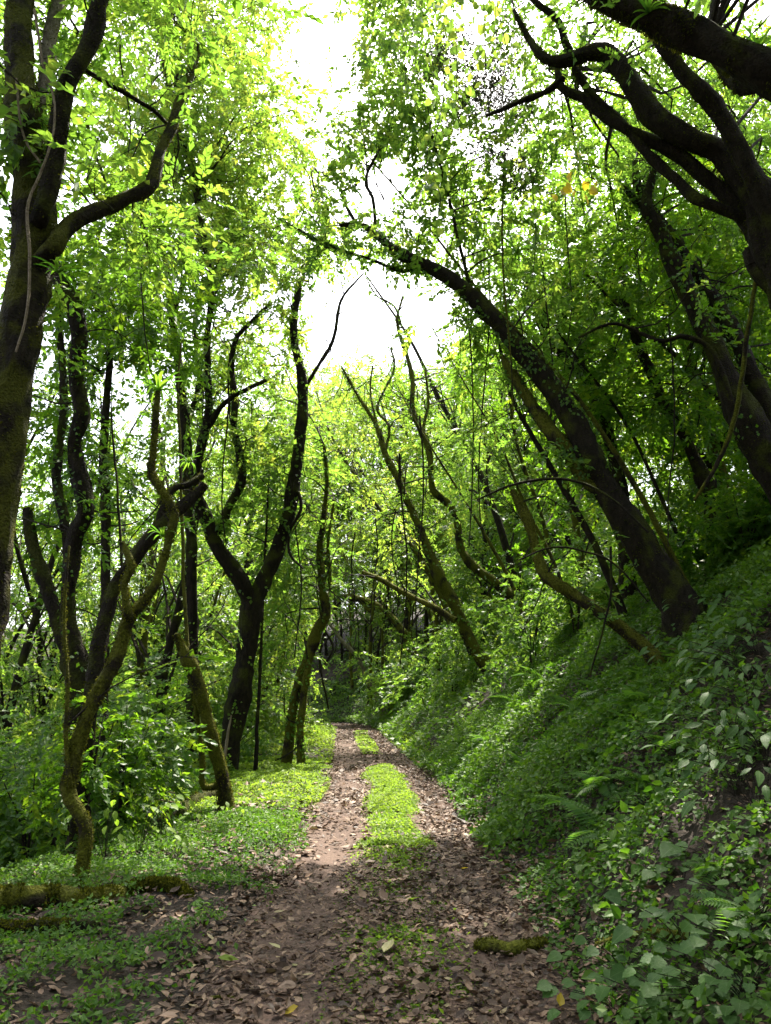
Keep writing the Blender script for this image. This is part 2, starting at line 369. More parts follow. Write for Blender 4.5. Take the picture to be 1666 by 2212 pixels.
# ------------------------------------------------------------------ trees
# spray templates: leaves along a short twig (origin at its base, growing along +x)
def make_spray(nl, length, lsize, droop):
    t = np.linspace(.12, 1, nl); sg = np.where(np.arange(nl) % 2, 1., -1.)
    pos = np.stack([t*length, .02*np.sin(t*5), -droop*t*t*length], 1)
    d = np.stack([.55+.5*t, sg*(1.0-.55*t)+rng.normal(0, .3, nl), rng.normal(-.25, .4, nl)], 1)
    n = norm(np.stack([rng.normal(0, .45, nl), rng.normal(0, .45, nl), np.ones(nl)], 1))
    return pos, norm(d), n, lsize*rng.uniform(.7, 1.2, nl)
SPRAYS = [make_spray(int(rng.integers(10, 15)), rng.uniform(.30, .46), .105, rng.uniform(.1, .6)) for _ in range(10)]
def rot_frames(n, outward=None, tilt=.45):
    a = rng.uniform(0, 2*math.pi, n)
    x = np.stack([np.cos(a), np.sin(a), rng.normal(-.1, tilt, n)], 1)
    if outward is not None: x = x*.7 + outward
    x = norm(x); up = norm(np.stack([rng.normal(0, .3, n), rng.normal(0, .3, n), np.ones(n)], 1))
    y = norm(np.cross(up, x)); z = np.cross(x, y)
    return np.stack([x, y, z], 2)
def sprays(mb, C, scale=1.0, hue=0.0, tmpl=LEAF4, lw=1.0, outward=None, twigmat=1, whole=False):
    if len(C) == 0: return
    if not whole:
        px, py = project(C); off = (px < -160) | (px > 1826) | (py < -160)
        if off.any():
            o = np.nonzero(off)[0]; o = o[rng.random(len(o)) < np.where(np.linalg.norm(C[o]-CAM, axis=1) < 9, .6, .24)]
            near = np.linalg.norm(C[o]-CAM, axis=1) < 9
            sprays(mb, C[o[near]], min(scale, 1.0), hue, LEAF4, lw, outward[o[near]] if outward is not None else None, twigmat, True); o = o[~near]
            sprays(mb, C[o], scale*1.9, hue, tmpl, lw, outward[o] if outward is not None else None, twigmat, True)
            C = C[~off]; outward = outward[~off] if outward is not None else None
            if len(C) == 0: return
    R = rot_frames(len(C), outward); sc = scale*rng.uniform(.75, 1.3, len(C)); which = rng.integers(0, len(SPRAYS), len(C))
    tone = rng.normal(0, .16, len(C))
    for k, (p, d, n, s) in enumerate(SPRAYS):
        w = np.nonzero(which == k)[0]
        if not len(w): continue
        Rk = R[w]; P = C[w][:, None, :] + np.einsum('mij,lj->mli', Rk, p)*sc[w][:, None, None]
        D = np.einsum('mij,lj->mli', Rk, d); Nn = np.einsum('mij,lj->mli', Rk, n)
        S = sc[w][:, None]*s[None]
        r = np.clip(.45+hue+tone[w][:, None]+rng.normal(0, .15, S.shape), 0, 1)
        leaves(mb, P.reshape(-1, 3), D.reshape(-1, 3), Nn.reshape(-1, 3), S.ravel(), r.ravel(), tmpl, lw)
        b = C[w]; e = b + np.einsum('mij,j->mi', Rk, p[-1])*sc[w][:, None]*.95
        o1 = Rk[:, :, 1]*.0035*scale; o2 = Rk[:, :, 2]*.0035*scale
        TV = np.stack([b+o1, b-o1*.5+o2, b-o1*.5-o2, e], 1).reshape(-1, 3)
        q = np.arange(len(w))[:, None]*4
        TF = np.concatenate([q+np.array([[0, 1, 3]]), q+np.array([[1, 2, 3]]), q+np.array([[2, 0, 3]])])
        mb.add(TV, TF, twigmat)
def branchlet(mb, a, b, r, mat=1, sag=.15, sides=4, n=7):
    a = np.asarray(a); b = np.asarray(b); L = np.linalg.norm(b-a)
    mid = [a+(b-a)*t + rng.normal(0, .07*L, 3) + np.array([0, 0, sag*L*math.sin(math.pi*t)]) for t in (.33, .66)]
    P = spline(np.array([a, *mid, b]), n); tube(mb, P, np.linspace(r, r*.35, n), sides, 0, mat, cap=False)
    return P
def blob_pts(c, r, n, flat=.75):
    u = rand_dirs(n)*(rng.random(n)**.42)[:, None]*np.array([r, r, r*flat]); return c+u
def moss_on(P, R, n, size, hang=.4, tone=1.0):
    """tufts over a limb with centre line P, radii R"""
    mb = MB(); i = rng.integers(0, len(P)-1, n); f = rng.random((n, 1)); c = P[i]*(1-f)+P[i+1]*f
    T = norm(P[i+1]-P[i]); v = rand_dirs(n, .25); v = norm(v-T*(v*T).sum(1, keepdims=True)); rr = (R[i]*(1-f[:, 0])+R[i+1]*f[:, 0])
    clump = fbm(c[:, 0]*6+c[:, 2]*5, c[:, 1]*6+c[:, 2]*3, 4) > .38
    c, v, T, rr = c[clump], v[clump], T[clump], rr[clump]
    d = norm(v*.8+rand_dirs(len(v))*.6+np.array([0, 0, -hang])); 
    leaves(mb, c+v*(rr*.96)[:, None], d, norm(v+rand_dirs(len(v))*.5), size*rng.uniform(.5, 1.5, len(v)), rng.random(len(v))*tone, LEAF4, .9)
    return mb

def ivy_on(P, R, n, size):
    mb = MB(); i = rng.integers(0, len(P)-1, n); f = rng.random((n, 1)); c = P[i]*(1-f)+P[i+1]*f
    T = norm(P[i+1]-P[i]); v = rand_dirs(n); v = norm(v-T*(v*T).sum(1, keepdims=True)); rr = R[i]
    k = fbm(c[:, 0]*2.2+v[:, 0]*.8+c[:, 2]*1.7, c[:, 1]*2+v[:, 1]*.8+c[:, 2], 14) > .53
    c, v, T, rr = c[k], v[k], T[k], rr[k]; m = len(c); d = norm(rand_dirs(m)*.8+v*.25+np.array([0, 0, -.5]))
    leaves(mb, c+v*(rr*rng.uniform(.95, 1.25, m)+.01)[:, None], d, norm(v+rand_dirs(m)*.35), size*rng.uniform(.6, 1.3, m), np.clip(rng.normal(.25, .15, m), 0, 1), LEAF4, 1.4)
    return mb
LIMBS = {}
SNAP = 'arching_tree stump_tree bowed_tree zigzag_tree slanting_tree distant_tree hooked_tree slim_mossy_tree broken_tree bent_tree forked_tree young_tree'.split()
def tree(name, label, limbs, bark='bark', leafm='canopy', regions=(), moss=0, mossize=.03, base=None, hue=0, lscale=1.0, tmpl=LEAF4, lw=1.0, group=None, wild=0, twiggy=1.0, ivy=0):
    snap = name in SNAP
    """limbs: list of (points [(px,py,width)], Y0, Y1); the first starts at the base"""
    first = limbs[0]
    dY = 0.0
    if base is None:
        (px, py, w), Y0 = first[0][0], first[1]
        p = at(px, py, Y0); gz = float(ground(p[0], p[1]))
        if snap:
            q = ray_ground(px, py); dY = q[1]-Y0; p = q; gz = float(ground(p[0], p[1]))
        base = np.array([p[0], p[1], gz-.08])
    root = thing(name, label, 'tree', base, group)
    allP = []; mosses = []
    for k, (pts, Y0, Y1) in enumerate(limbs):
        Y0 += dY; Y1 += dY
        n = len(pts); P = np.array([at(q[0], q[1], Y0+(Y1-Y0)*i/(n-1)) for i, q in enumerate(pts)])
        R = np.array([q[2]*.42/F*depth(P[i]) for i, q in enumerate(pts)])
        if k == 0:
            if P[0][2] > base[2]+.15:
                P = np.vstack([base, P]); R = np.concatenate([[R[0]*1.25], R])
            else: P[0] = base; R[0] *= 1.25
            if not wild and P[1][2] > P[0][2]: P = np.vstack([P[0]-norm(norm(P[1]-P[0])+np.array([0, 0, .5]))*.55, P]); R = np.concatenate([[R[0]*1.15], R])   # roots go into the slope
        else:
            Q = np.vstack(allP); j = int(np.argmin(np.linalg.norm(Q[:, :3]-P[0], axis=1)))
            dj = np.linalg.norm(Q[j, :3]-P[0])
            if dj < 1.2:
                if dj < R[0]*1.2: P[0] = Q[j, :3]
                else: P = np.vstack([Q[j, :3], P]); R = np.concatenate([[R[0]], R])
                R[0] = min(R[0], Q[j, 3]*.8)
        L = np.linalg.norm(np.diff(P, axis=0), axis=1).sum(); m = int(np.clip(L/.12, 14, 90))
        S = spline(np.column_stack([P, R]), m); P, R = S[:, :3], np.maximum(S[:, 3], .004)
        if k == 0 and not wild: R = R*(1+.8*np.exp(-np.linspace(0, L, m)/.20))
        for _ in range(int(L*.9)+1):                                   # burls and old scars
            l0 = rng.uniform(.15*L, L); R = R*(1+rng.uniform(.03, .2)*np.exp(-((np.linspace(0, L, m)-l0)/(.05+1.4*R.mean()))**2))
        wob = np.stack([fbm(np.linspace(0, L*1.3, m)+i*9, np.full(m, k*3.+i), 40+k)-.5 for i in range(3)], 1)
        P = P + wob*np.minimum(R*1.2, .06)[:, None]*np.clip(np.linspace(0, 8, m), 0, 1)[:, None]
        mb = MB(); sides = 14 if R.max() > .12 else (10 if R.max() > .05 else 7)
        tube(mb, P, R, sides, .21 if R.max() > .03 else .08, 0, True, seed=k+len(LIMBS)*7)
        mb.obj('trunk' if k == 0 else 'branch', M[bark] if not isinstance(bark, (list, tuple)) else M[bark[min(k, len(bark)-1)]], root, base, True)
        allP.append(np.column_stack([P, R])); mosses.append((P, R))
    A = np.vstack(allP)
    if moss:
        tot = sum(np.linalg.norm(np.diff(P, axis=0), axis=1).sum()*R.mean() for P, R in mosses)
        mm = MB()
        for P, R in mosses:
            n = int(moss*np.linalg.norm(np.diff(P, axis=0), axis=1).sum()*R.mean()/tot)
            if n > 5:
                q = moss_on(P, R, n, mossize, tone=1.0 if bark == 'mossy' else (.75 if bark[0] == 'shaggy' else .42))
                mm.V += q.V; mm.F3 += [f+mm.n for f in q.F3]; mm.m3 += q.m3; mm.r3 += q.r3; mm.n += q.n
        mo = mm.obj('moss', M['moss'], root.children[0], base); mo['kind'] = 'stuff'
    if ivy:
        iv = MB()
        for P, R in mosses[:3]:
            q = ivy_on(P, R*1.1, int(ivy*len(P)/55), .05+.002*base[1])
            if q.n: iv.V += q.V; iv.F3 += [f+iv.n for f in q.F3]; iv.m3 += q.m3; iv.r3 += q.r3; iv.n += q.n
        if iv.n: o = iv.obj('ivy', M[leafm], root.children[0], base); o['kind'] = 'stuff'
    mb = MB()
    if twiggy:
        ends = []
        for P, R in mosses:
            L = np.linalg.norm(np.diff(P, axis=0), axis=1).sum(); j0 = int(len(P)*(.45 if P is mosses[0][0] else .25))
            for _ in range(int(L*twiggy)):
                j = int(rng.integers(j0, len(P)-1)); T = norm(P[j+1]-P[j]); v = rand_dirs(1, .35)[0]; v = norm(v-T*(v@T)*.6); ln = rng.uniform(.35, 1.3)*(.7+.03*base[1])
                B = branchlet(mb, P[j], P[j]+v*ln+np.array([0, 0, rng.normal(.05, .2)*ln]), min(R[j]*.55, .005+.0009*base[1]), n=6, sides=4, sag=rng.normal(0, .12))
                for q in (3, 4, 5):
                    e = B[q]+(norm(v+rand_dirs(1)[0]*.9))*ln*rng.uniform(.25, .5); branchlet(mb, B[q], e, .003+.0005*base[1], n=4, sides=3); ends.append(e)
                ends.append(B[-1])
        C = np.array(ends); C = C[keep(C) & (rng.random(len(C)) < .75)]; C = np.vstack([C, C+rng.normal(0, .1, C.shape)]) if len(C) else C
        if len(C): sprays(mb, C, lscale*.9, hue, tmpl, lw)
    if regions:
        for (x0, y0, x1, y1, Ya, Yb, nb, r, ns) in regions:
            for _ in range(nb):
                c = at(rng.uniform(x0, x1), rng.uniform(y0, y1), rng.uniform(Ya, Yb)+dY)
                C = blob_pts(c, r, ns); C = C[keep(C)]
                if len(C) < 4: continue
                dist = np.linalg.norm(A[:, :3]-c, axis=1) + (A[:, 2] > c[2]+.5)*1.0
                j = int(np.argmin(dist)); a = A[j, :3]
                P = branchlet(mb, a, c, min(A[j, 3]*.6, .010+.006*np.linalg.norm(c-a)))
                for q in C[rng.integers(0, len(C), 6)]: branchlet(mb, P[rng.integers(3, 7)], q, .006, n=4, sides=3)
                sprays(mb, C, lscale, hue, tmpl, lw, norm(C-c)*.5)
    if mb.n: mb.obj('crown', [M[leafm], M['twig']], root, base)
    LIMBS[root.name] = A
    return root

# ---- trees on the falling side of the track
tree('mossy_tree', 'thick mossy tree at the picture edge with pale upper bark and a big side branch',
     [([(-75, 1560, 120), (-45, 1330, 105), (-8, 1100, 102), (14, 900, 102), (40, 720, 100), (70, 560, 98), (76, 440, 92), (62, 330, 72), (48, 200, 64), (42, 50, 60), (36, -90, 56), (30, -420, 44)], 6.5, 6.7),
      ([(88, 470, 50), (108, 380, 46), (128, 270, 44), (150, 180, 42), (190, 100, 44), (215, 0, 38), (250, -150, 34), (300, -400, 24)], 6.4, 6.0),
      ([(112, 540, 46), (140, 495, 42), (190, 462, 38), (262, 432, 34), (325, 398, 36), (345, 330, 24), (372, 270, 26), (392, 210, 24), (418, 130, 20), (438, 92, 12)], 6.4, 7.6),
      ([(70, 330, 34), (95, 200, 34), (105, 80, 36), (140, -60, 30), (160, -300, 22)], 6.7, 7.2),
      ([(165, 140, 12), (265, 200, 12), (330, 238, 11), (362, 268, 10)], 6.3, 7.3)],
     bark=['shaggy', 'bark', 'shaggy', 'pale', 'bark'], leafm='gold', moss=15300, mossize=0.025, lscale=1.15, hue=-.15,
     regions=[(-160, -420, 420, 330, 6.2, 8.8, 15, .8, 36), (230, 380, 420, 600, 7.5, 9, 4, .6, 26), (-400, -1400, 500, -300, 4.2, 7.5, 16, 1.1, 34)])  # last region: crown above the frame, added to shade the foreground
tree('crooked_tree', 'crooked dark tree with a knee bend just behind the thick mossy tree',
     [([(172, 1600, 62), (166, 1466, 60), (148, 1333, 42), (152, 1233, 36), (160, 1158, 40), (184, 1100, 42), (167, 1013, 38), (158, 958, 34), (172, 905, 38), (166, 798, 36), (174, 733, 38), (160, 665, 36), (132, 612, 30), (110, 540, 22)], 9.6, 9.2),
      ([(150, 1200, 26), (132, 1100, 24), (125, 1000, 22), (138, 850, 20), (128, 700, 16), (140, 560, 12)], 9.7, 10.5),
      ([(160, 1450, 40), (110, 1300, 34), (70, 1180, 30), (60, 1100, 24)], 9.6, 9.9)],
     leafm='deep', ivy=900, moss=2125, regions=[(70, 440, 330, 760, 9.0, 11.5, 9, .75, 30), (40, 800, 230, 1150, 9.5, 11.5, 5, .6, 24)])
tree('slim_mossy_tree', 'slim bright-mossed crooked tree standing behind the fallen log, bromeliad at its tip',
     [([(174, 1916, 30), (184, 1840, 30), (186, 1786, 32), (166, 1746, 36), (150, 1711, 40), (160, 1666, 32), (168, 1616, 32), (186, 1551, 36), (212, 1496, 36), (230, 1462, 34), (256, 1408, 30), (270, 1358, 30), (282, 1322, 30),
        (305, 1303, 24), (331, 1268, 22), (351, 1213, 20), (366, 1163, 20), (373, 1103, 22), (345, 1053, 20), (325, 1018, 20), (332, 973, 15), (335, 908, 14), (340, 848, 14)], 6.9, 7.6),
      ([(278, 1330, 24), (266, 1258, 20), (281, 1223, 22), (262, 1171, 15)], 7.1, 7.2),
      ([(152, 1700, 14), (142, 1600, 12), (146, 1480, 10), (138, 1330, 8), (150, 1180, 6)], 6.95, 7.3)],
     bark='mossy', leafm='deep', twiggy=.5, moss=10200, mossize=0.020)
tree('leaning_tree', 'dark trunk leaning right behind the slim mossy tree, ending in a broken stump',
     [([(192, 1560, 40), (202, 1466, 38), (220, 1358, 34), (245, 1273, 34), (280, 1223, 36), (320, 1163, 36), (360, 1118, 32), (400, 1088, 28), (441, 1048, 24)], 8.6, 9.4),
      ([(345, 1140, 24), (366, 1062, 18), (402, 1046, 18), (437, 1026, 16)], 9.1, 9.5)], twiggy=.5, moss=2000)
tree('forked_tree', 'tall dark forked tree standing clear beside the track, splitting low into two limbs',
     [([(490, 1668, 56), (497, 1620, 50), (512, 1530, 54), (525, 1450, 54), (537, 1370, 50), (546, 1295, 50), (560, 1270, 42), (586, 1218, 36), (610, 1153, 34), (629, 1083, 34), (638, 1023, 30), (650, 933, 28), (655, 858, 24), (646, 783, 22), (636, 725, 20), (640, 645, 18), (652, 590, 18), (682, 545, 14), (700, 500, 9)], 16, 16.6),
      ([(546, 1300, 42), (522, 1258, 42), (490, 1210, 40), (466, 1173, 36), (446, 1123, 36), (426, 1083, 30), (420, 1035, 22), (438, 955, 20), (451, 885, 18), (450, 800, 16), (447, 733, 16), (455, 655, 16), (454, 600, 15), (441, 525, 15), (430, 450, 15), (415, 375, 15), (400, 310, 16), (381, 275, 14), (370, 210, 12), (350, 100, 13), (335, 0, 12), (328, -120, 9)], 16, 14.5),
      ([(470, 1145, 26), (500, 1083, 22), (521, 1033, 24), (515, 973, 20), (505, 918, 15), (508, 868, 18), (500, 808, 16), (509, 735, 12), (540, 700, 10), (585, 655, 7)], 15.9, 16.5),
      ([(425, 1030, 18), (437, 953, 18), (461, 898, 15), (500, 858, 13), (575, 823, 10)], 15.6, 15.2),
      ([(655, 845, 12), (690, 785, 9), (720, 733, 9), (737, 650, 7), (785, 590, 4)], 16.5, 17),
      ([(645, 1062, 9), (650, 1103, 8), (626, 1148, 7), (627, 1198, 7), (655, 1228, 5)], 16.2, 16),
      ([(386, 300, 11), (380, 200, 8), (388, 90, 7), (372, 30, 6)], 14.6, 14.4)],
     leafm='gold', ivy=1500, moss=4250, mossize=0.022, lscale=1.25, hue=.05,
     regions=[(230, -60, 660, 330, 12.5, 19, 36, 1.25, 46), (300, 280, 720, 580, 13.5, 18.5, 26, 1.1, 40), (520, 440, 800, 600, 14.5, 17.5, 8, .9, 30), (430, 640, 650, 980, 14.5, 19, 12, .8, 26), (150, -500, 800, -100, 12, 17, 8, 1.4, 34)])
tree('broken_tree', 'broken mossy trunk leaning left in front of the forked tree, no crown',
     [([(494, 1752, 40), (483, 1690, 34), (468, 1620, 32), (450, 1560, 30), (428, 1486, 30), (408, 1430, 30), (380, 1368, 14)], 11.4, 11.0),
      ([(440, 1700, 16), (436, 1660, 14), (428, 1570, 12), (420, 1480, 9)], 11.3, 11.2)], bark='mossy', twiggy=.5, moss=5950, mossize=0.022)
tree('bent_tree', 'mossy twin-stemmed tree with a kinked dark upper trunk at the verge end',
     [([(618, 1652, 24), (632, 1545, 22), (645, 1470, 22), (664, 1425, 24), (686, 1358, 26), (704, 1323, 26), (696, 1258, 20), (689, 1183, 16), (700, 1120, 13), (706, 1040, 9), (700, 960, 6)], 19.5, 20),
      ([(645, 1668, 20), (650, 1570, 18), (660, 1466, 18), (672, 1400, 14)], 19.2, 19.6),
      ([(700, 1330, 12), (712, 1260, 10), (708, 1180, 8), (722, 1080, 6)], 19.9, 20.3)],
     bark='mossy', leafm='canopy', ivy=900, moss=4250, mossize=0.036, lscale=1.6, regions=[(610, 900, 780, 1240, 19, 24, 15, 1.1, 30), (560, 1230, 680, 1420, 20, 24, 6, .9, 26)])
tree('young_tree', 'slender straight dark sapling right behind the forked tree',
     [([(553, 1668, 10), (557, 1560, 9), (561, 1466, 8), (566, 1350, 7), (572, 1200, 6), (580, 1050, 4)], 17.5, 17.8)], leafm='canopy', lscale=1.5, regions=[(530, 930, 660, 1230, 17.5, 20, 7, .8, 24)])
tree('branching_tree', 'thin dark tree with a hooked fork against the sky, left of the forked tree',
     [([(222, 1500, 24), (228, 1200, 22), (224, 1000, 20), (232, 850, 18), (240, 760, 16), (244, 708, 14), (272, 682, 12), (296, 655, 12), (297, 634, 11), (266, 612, 8), (240, 560, 5)], 13, 13.2),
      ([(244, 712, 11), (224, 682, 10), (205, 664, 8), (190, 640, 5)], 13.2, 13)], leafm='deep', lscale=1.3, regions=[(100, 540, 400, 780, 12, 15, 15, .95, 30), (140, 830, 240, 1100, 12.5, 15, 5, .8, 22)])
tree('upright_tree', 'upright grey-green trunk behind the slim mossy tree, forking against the white sky',
     [([(418, 1500, 26), (412, 1200, 26), (404, 980, 26), (398, 900, 24), (386, 783, 22), (374, 700, 20), (366, 620, 18), (356, 560, 14), (345, 480, 10)], 18.5, 18.5),
      ([(372, 690, 15), (392, 620, 13), (412, 560, 10), (405, 470, 7)], 18.5, 19), ([(400, 930, 14), (430, 820, 13), (420, 700, 12), (440, 600, 9)], 18.6, 19)],
     leafm='gold', ivy=700, lscale=1.7, hue=-.1, regions=[(280, 380, 600, 680, 17, 21, 18, 1.3, 34), (330, 720, 620, 1050, 18, 23, 14, 1.0, 28)])

# ---- trees on the bank
tree('arching_tree', 'big dark tree leaning from the bank, arching up left over the track',
     [([(1500, 1345, 120), (1462, 1293, 100), (1408, 1208, 88), (1333, 1098, 70), (1283, 1013, 58), (1248, 933, 54), (1203, 858, 52), (1158, 798, 48), (1108, 742, 42), (1035, 656, 36), (973, 605, 32), (908, 570, 28), (858, 545, 24), (830, 520, 19), (800, 496, 15), (770, 482, 12), (735, 486, 8)], 11.3, 12.6),
      ([(1310, 1080, 40), (1262, 1035, 36), (1223, 968, 34), (1190, 930, 36), (1153, 883, 34), (1113, 823, 26), (1085, 770, 16)], 11.5, 12.3),
      ([(905, 568, 12), (870, 585, 10), (800, 560, 8), (700, 525, 6), (600, 470, 4)], 12.5, 12.2),
      ([(770, 482, 9), (740, 420, 8), (770, 400, 7), (740, 380, 5)], 12.6, 12.9),
      ([(810, 500, 9), (805, 430, 9), (790, 390, 8), (815, 330, 8), (850, 270, 5)], 12.6, 13),
      ([(1020, 640, 10), (995, 540, 9), (975, 450, 8), (955, 370, 7), (930, 280, 5)], 12.3, 12)],
     bark=['bark', 'mossy', 'bark'], leafm='canopy', ivy=1800, moss=8500, mossize=0.029, lscale=1.15, hue=.05, lw=1.1,
     regions=[(680, 270, 1000, 540, 11.5, 14, 11, .75, 26), (930, 330, 1250, 720, 11.5, 14.5, 16, .85, 26), (560, 420, 720, 560, 12, 13, 4, .5, 24), (720, -60, 1010, 330, 10.5, 14, 16, .8, 30)])
tree('spreading_tree', 'many-limbed black mossy tree high on the bank, its limbs fanning in from the picture edge',
     [([(1850, 1000, 130), (1790, 820, 120), (1720, 640, 110), (1668, 530, 90), (1628, 430, 66), (1562, 335, 60), (1485, 298, 56), (1410, 250, 54), (1373, 200, 50), (1343, 155, 44), (1300, 116, 38), (1258, 120, 34), (1210, 136, 30), (1180, 128, 22), (1140, 80, 14), (1110, 20, 9)], 8.2, 8.6),
      ([(1715, 620, 70), (1655, 440, 56), (1624, 375, 50), (1598, 325, 46), (1573, 280, 44), (1543, 232, 42), (1503, 193, 40), (1463, 145, 36), (1423, 92, 30), (1415, 40, 22), (1390, -80, 16)], 8.1, 7.6),
      ([(1690, 600, 60), (1650, 540, 46), (1613, 477, 42), (1573, 425, 38), (1508, 370, 36), (1433, 318, 32), (1358, 280, 28), (1293, 240, 26), (1258, 212, 24), (1215, 190, 20), (1205, 150, 14)], 8.3, 8.9),
      ([(1612, 470, 26), (1583, 460, 28), (1533, 441, 28), (1497, 430, 28), (1468, 395, 26), (1418, 350, 25), (1373, 300, 24), (1323, 250, 22), (1273, 200, 20), (1243, 150, 18)], 8.35, 8.8),
      ([(1215, 170, 18), (1180, 200, 16), (1130, 218, 14), (1050, 250, 8)], 8.8, 9.2),
      ([(1240, 130, 18), (1220, 90, 20), (1205, 45, 18), (1150, 0, 14), (1120, -60, 9)], 8.6, 8.3),
      ([(1700, 640, 60), (1650, 600, 44), (1620, 540, 30)], 8.3, 8.5)],
     twiggy=.3, moss=20400, mossize=0.025, leafm='canopy', lscale=.95, hue=-.05,
     regions=[(1130, -60, 1500, 330, 8.6, 12, 16, .7, 28), (1400, 60, 1750, 520, 9, 12.5, 15, .75, 28), (1000, -1500, 2100, -200, 4.5, 8.5, 26, 1.1, 32), (1250, 330, 1450, 520, 9.5, 12, 5, .6, 26)])
tree('overhanging_tree', 'heavy shaggy mossy limb crossing the top corner, bromeliads growing on it',
     [([(2150, 760, 130), (2020, 480, 110), (1880, 280, 96), (1780, 210, 88), (1680, 168, 82), (1608, 135, 80), (1533, 98, 78), (1458, 64, 76), (1383, 28, 70), (1300, -8, 60), (1200, -70, 46), (1080, -170, 30)], 5.6, 6.0),
      ([(1660, 170, 40), (1610, 190, 34), (1570, 160, 28), (1530, 90, 20)], 6.0, 6.6)],
     twiggy=.3, moss=20400, mossize=0.032, leafm='canopy', lscale=.8, regions=[(1480, -250, 1800, 60, 5.6, 7.2, 6, .45, 24), (900, -2600, 2600, -300, 3.0, 5.6, 22, .9, 36)])  # last region: unseen overhead crown, added to darken the near bank
tree('twin_tree', 'pair of dark trunks leaning left from the bank beneath the fanning limbs',
     [([(1740, 1120, 110), (1700, 1060, 90), (1653, 985, 78), (1613, 908, 70), (1573, 823, 58), (1533, 733, 46), (1508, 690, 42), (1478, 620, 40), (1453, 565, 38), (1418, 490, 36), (1398, 448, 32), (1405, 400, 20), (1412, 360, 12)], 10.2, 10.8),
      ([(1665, 930, 56), (1620, 800, 44), (1573, 705, 36), (1533, 640, 34), (1483, 565, 32), (1433, 493, 28), (1385, 420, 22), (1370, 350, 14)], 10.4, 11.3),
      ([(1400, 450, 20), (1368, 430, 16), (1345, 400, 10)], 10.8, 10.9),
      ([(1590, 880, 12), (1540, 760, 12), (1480, 725, 12), (1420, 735, 11), (1330, 700, 9), (1250, 730, 6)], 10.2, 10.6)],
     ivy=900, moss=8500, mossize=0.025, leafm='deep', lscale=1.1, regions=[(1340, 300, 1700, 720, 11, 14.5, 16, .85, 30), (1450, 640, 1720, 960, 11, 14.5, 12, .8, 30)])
tree('bowed_tree', 'mossy bare trunk kinked upward, rising from the ferny bank below the arching tree',
     [([(1432, 1432, 40), (1383, 1388, 34), (1293, 1318, 32), (1233, 1283, 30), (1180, 1248, 32), (1163, 1208, 24), (1143, 1133, 20), (1122, 1090, 18), (1105, 1060, 14)], 9.4, 10.2)],
     bark='mossy', moss=5950, mossize=0.022)
tree('zigzag_tree', 'slim zigzag tree rising from the bank to a bare twig in the white gap',
     [([(1175, 1362, 26), (1113, 1298, 26), (1068, 1258, 24), (1023, 1223, 22), (994, 1183, 20), (988, 1133, 18), (973, 1095, 16), (938, 1063, 16), (930, 1013, 14), (927, 973, 14), (908, 928, 14), (890, 878, 12), (893, 833, 12), (883, 783, 11), (867, 733, 9), (858, 690, 7), (871, 640, 4)], 17.5, 18.5),
      ([(930, 1010, 9), (915, 930, 8), (925, 870, 7), (918, 800, 5)], 18.2, 18.5), ([(866, 700, 6), (850, 660, 5), (815, 640, 4), (790, 600, 3)], 18.5, 18.6)],
     bark='mossy', ivy=500, moss=3060, mossize=0.036, leafm='canopy', lscale=1.5, regions=[(880, 780, 1080, 1050, 17, 20, 9, .9, 24)])
tree('slanting_tree', 'mossy slanting tree nearest the track on the bank, with a curving bare top',
     [([(1070, 1452, 40), (1033, 1413, 32), (1008, 1368, 30), (983, 1308, 28), (953, 1253, 26), (933, 1208, 24), (913, 1158, 20), (898, 1123, 18), (863, 1043, 16), (833, 983, 14), (818, 930, 10), (790, 880, 8), (760, 832, 7), (736, 790, 4)], 16.2, 17.5),
      ([(830, 980, 8), (840, 920, 7), (815, 880, 6), (850, 800, 5), (845, 750, 4)], 17.3, 17.6), ([(818, 930, 6), (800, 850, 5), (805, 790, 4)], 17.4, 17.7)],
     bark='mossy', ivy=700, moss=4250, mossize=0.036, leafm='gold', lscale=1.5, regions=[(720, 760, 900, 1000, 18, 22, 9, .9, 18), (800, 1080, 960, 1260, 18, 21, 6, .8, 20)])
tree('fallen_tree', 'dead leaning mossy pole propped against the slanting tree over the track bend',
     [([(985, 1340, 14), (933, 1308, 14), (883, 1286, 13), (833, 1258, 14), (783, 1236, 11)], 17.2, 18.2)], bark='mossy', moss=1020, mossize=0.029, base=at(985, 1340, 17.2), wild=1)
tree('hill_tree', 'dark straight-leaning trunk behind the arching tree, higher up the bank',
     [([(1345, 1080, 34), (1328, 1000, 30), (1308, 923, 28), (1283, 858, 28), (1258, 813, 26), (1223, 773, 24), (1183, 733, 22), (1160, 670, 18), (1140, 615, 14), (1118, 560, 9)], 15, 15.8),
      ([(1260, 815, 14), (1250, 740, 12), (1210, 660, 9), (1215, 580, 6)], 15.3, 15.8)],
     leafm='deep', lscale=1.4, ivy=600, moss=2550, mossize=0.036, regions=[(1040, 480, 1330, 780, 15, 18.5, 14, 1.0, 28), (1130, 780, 1330, 1050, 15, 19, 9, .9, 26)])
tree('shaded_tree', 'shaded leaning trunk between the hill tree and the twin trunks',
     [([(1535, 1080, 34), (1518, 1033, 30), (1478, 943, 28), (1433, 873, 26), (1408, 808, 25), (1373, 733, 22), (1350, 650, 16), (1340, 560, 10)], 13.5, 14)],
     leafm='deep', lscale=1.3, ivy=500, moss=2550, mossize=0.029, regions=[(1260, 520, 1500, 850, 13.5, 17, 12, .95, 28), (1330, 850, 1560, 1080, 13.5, 17, 8, .8, 26)])
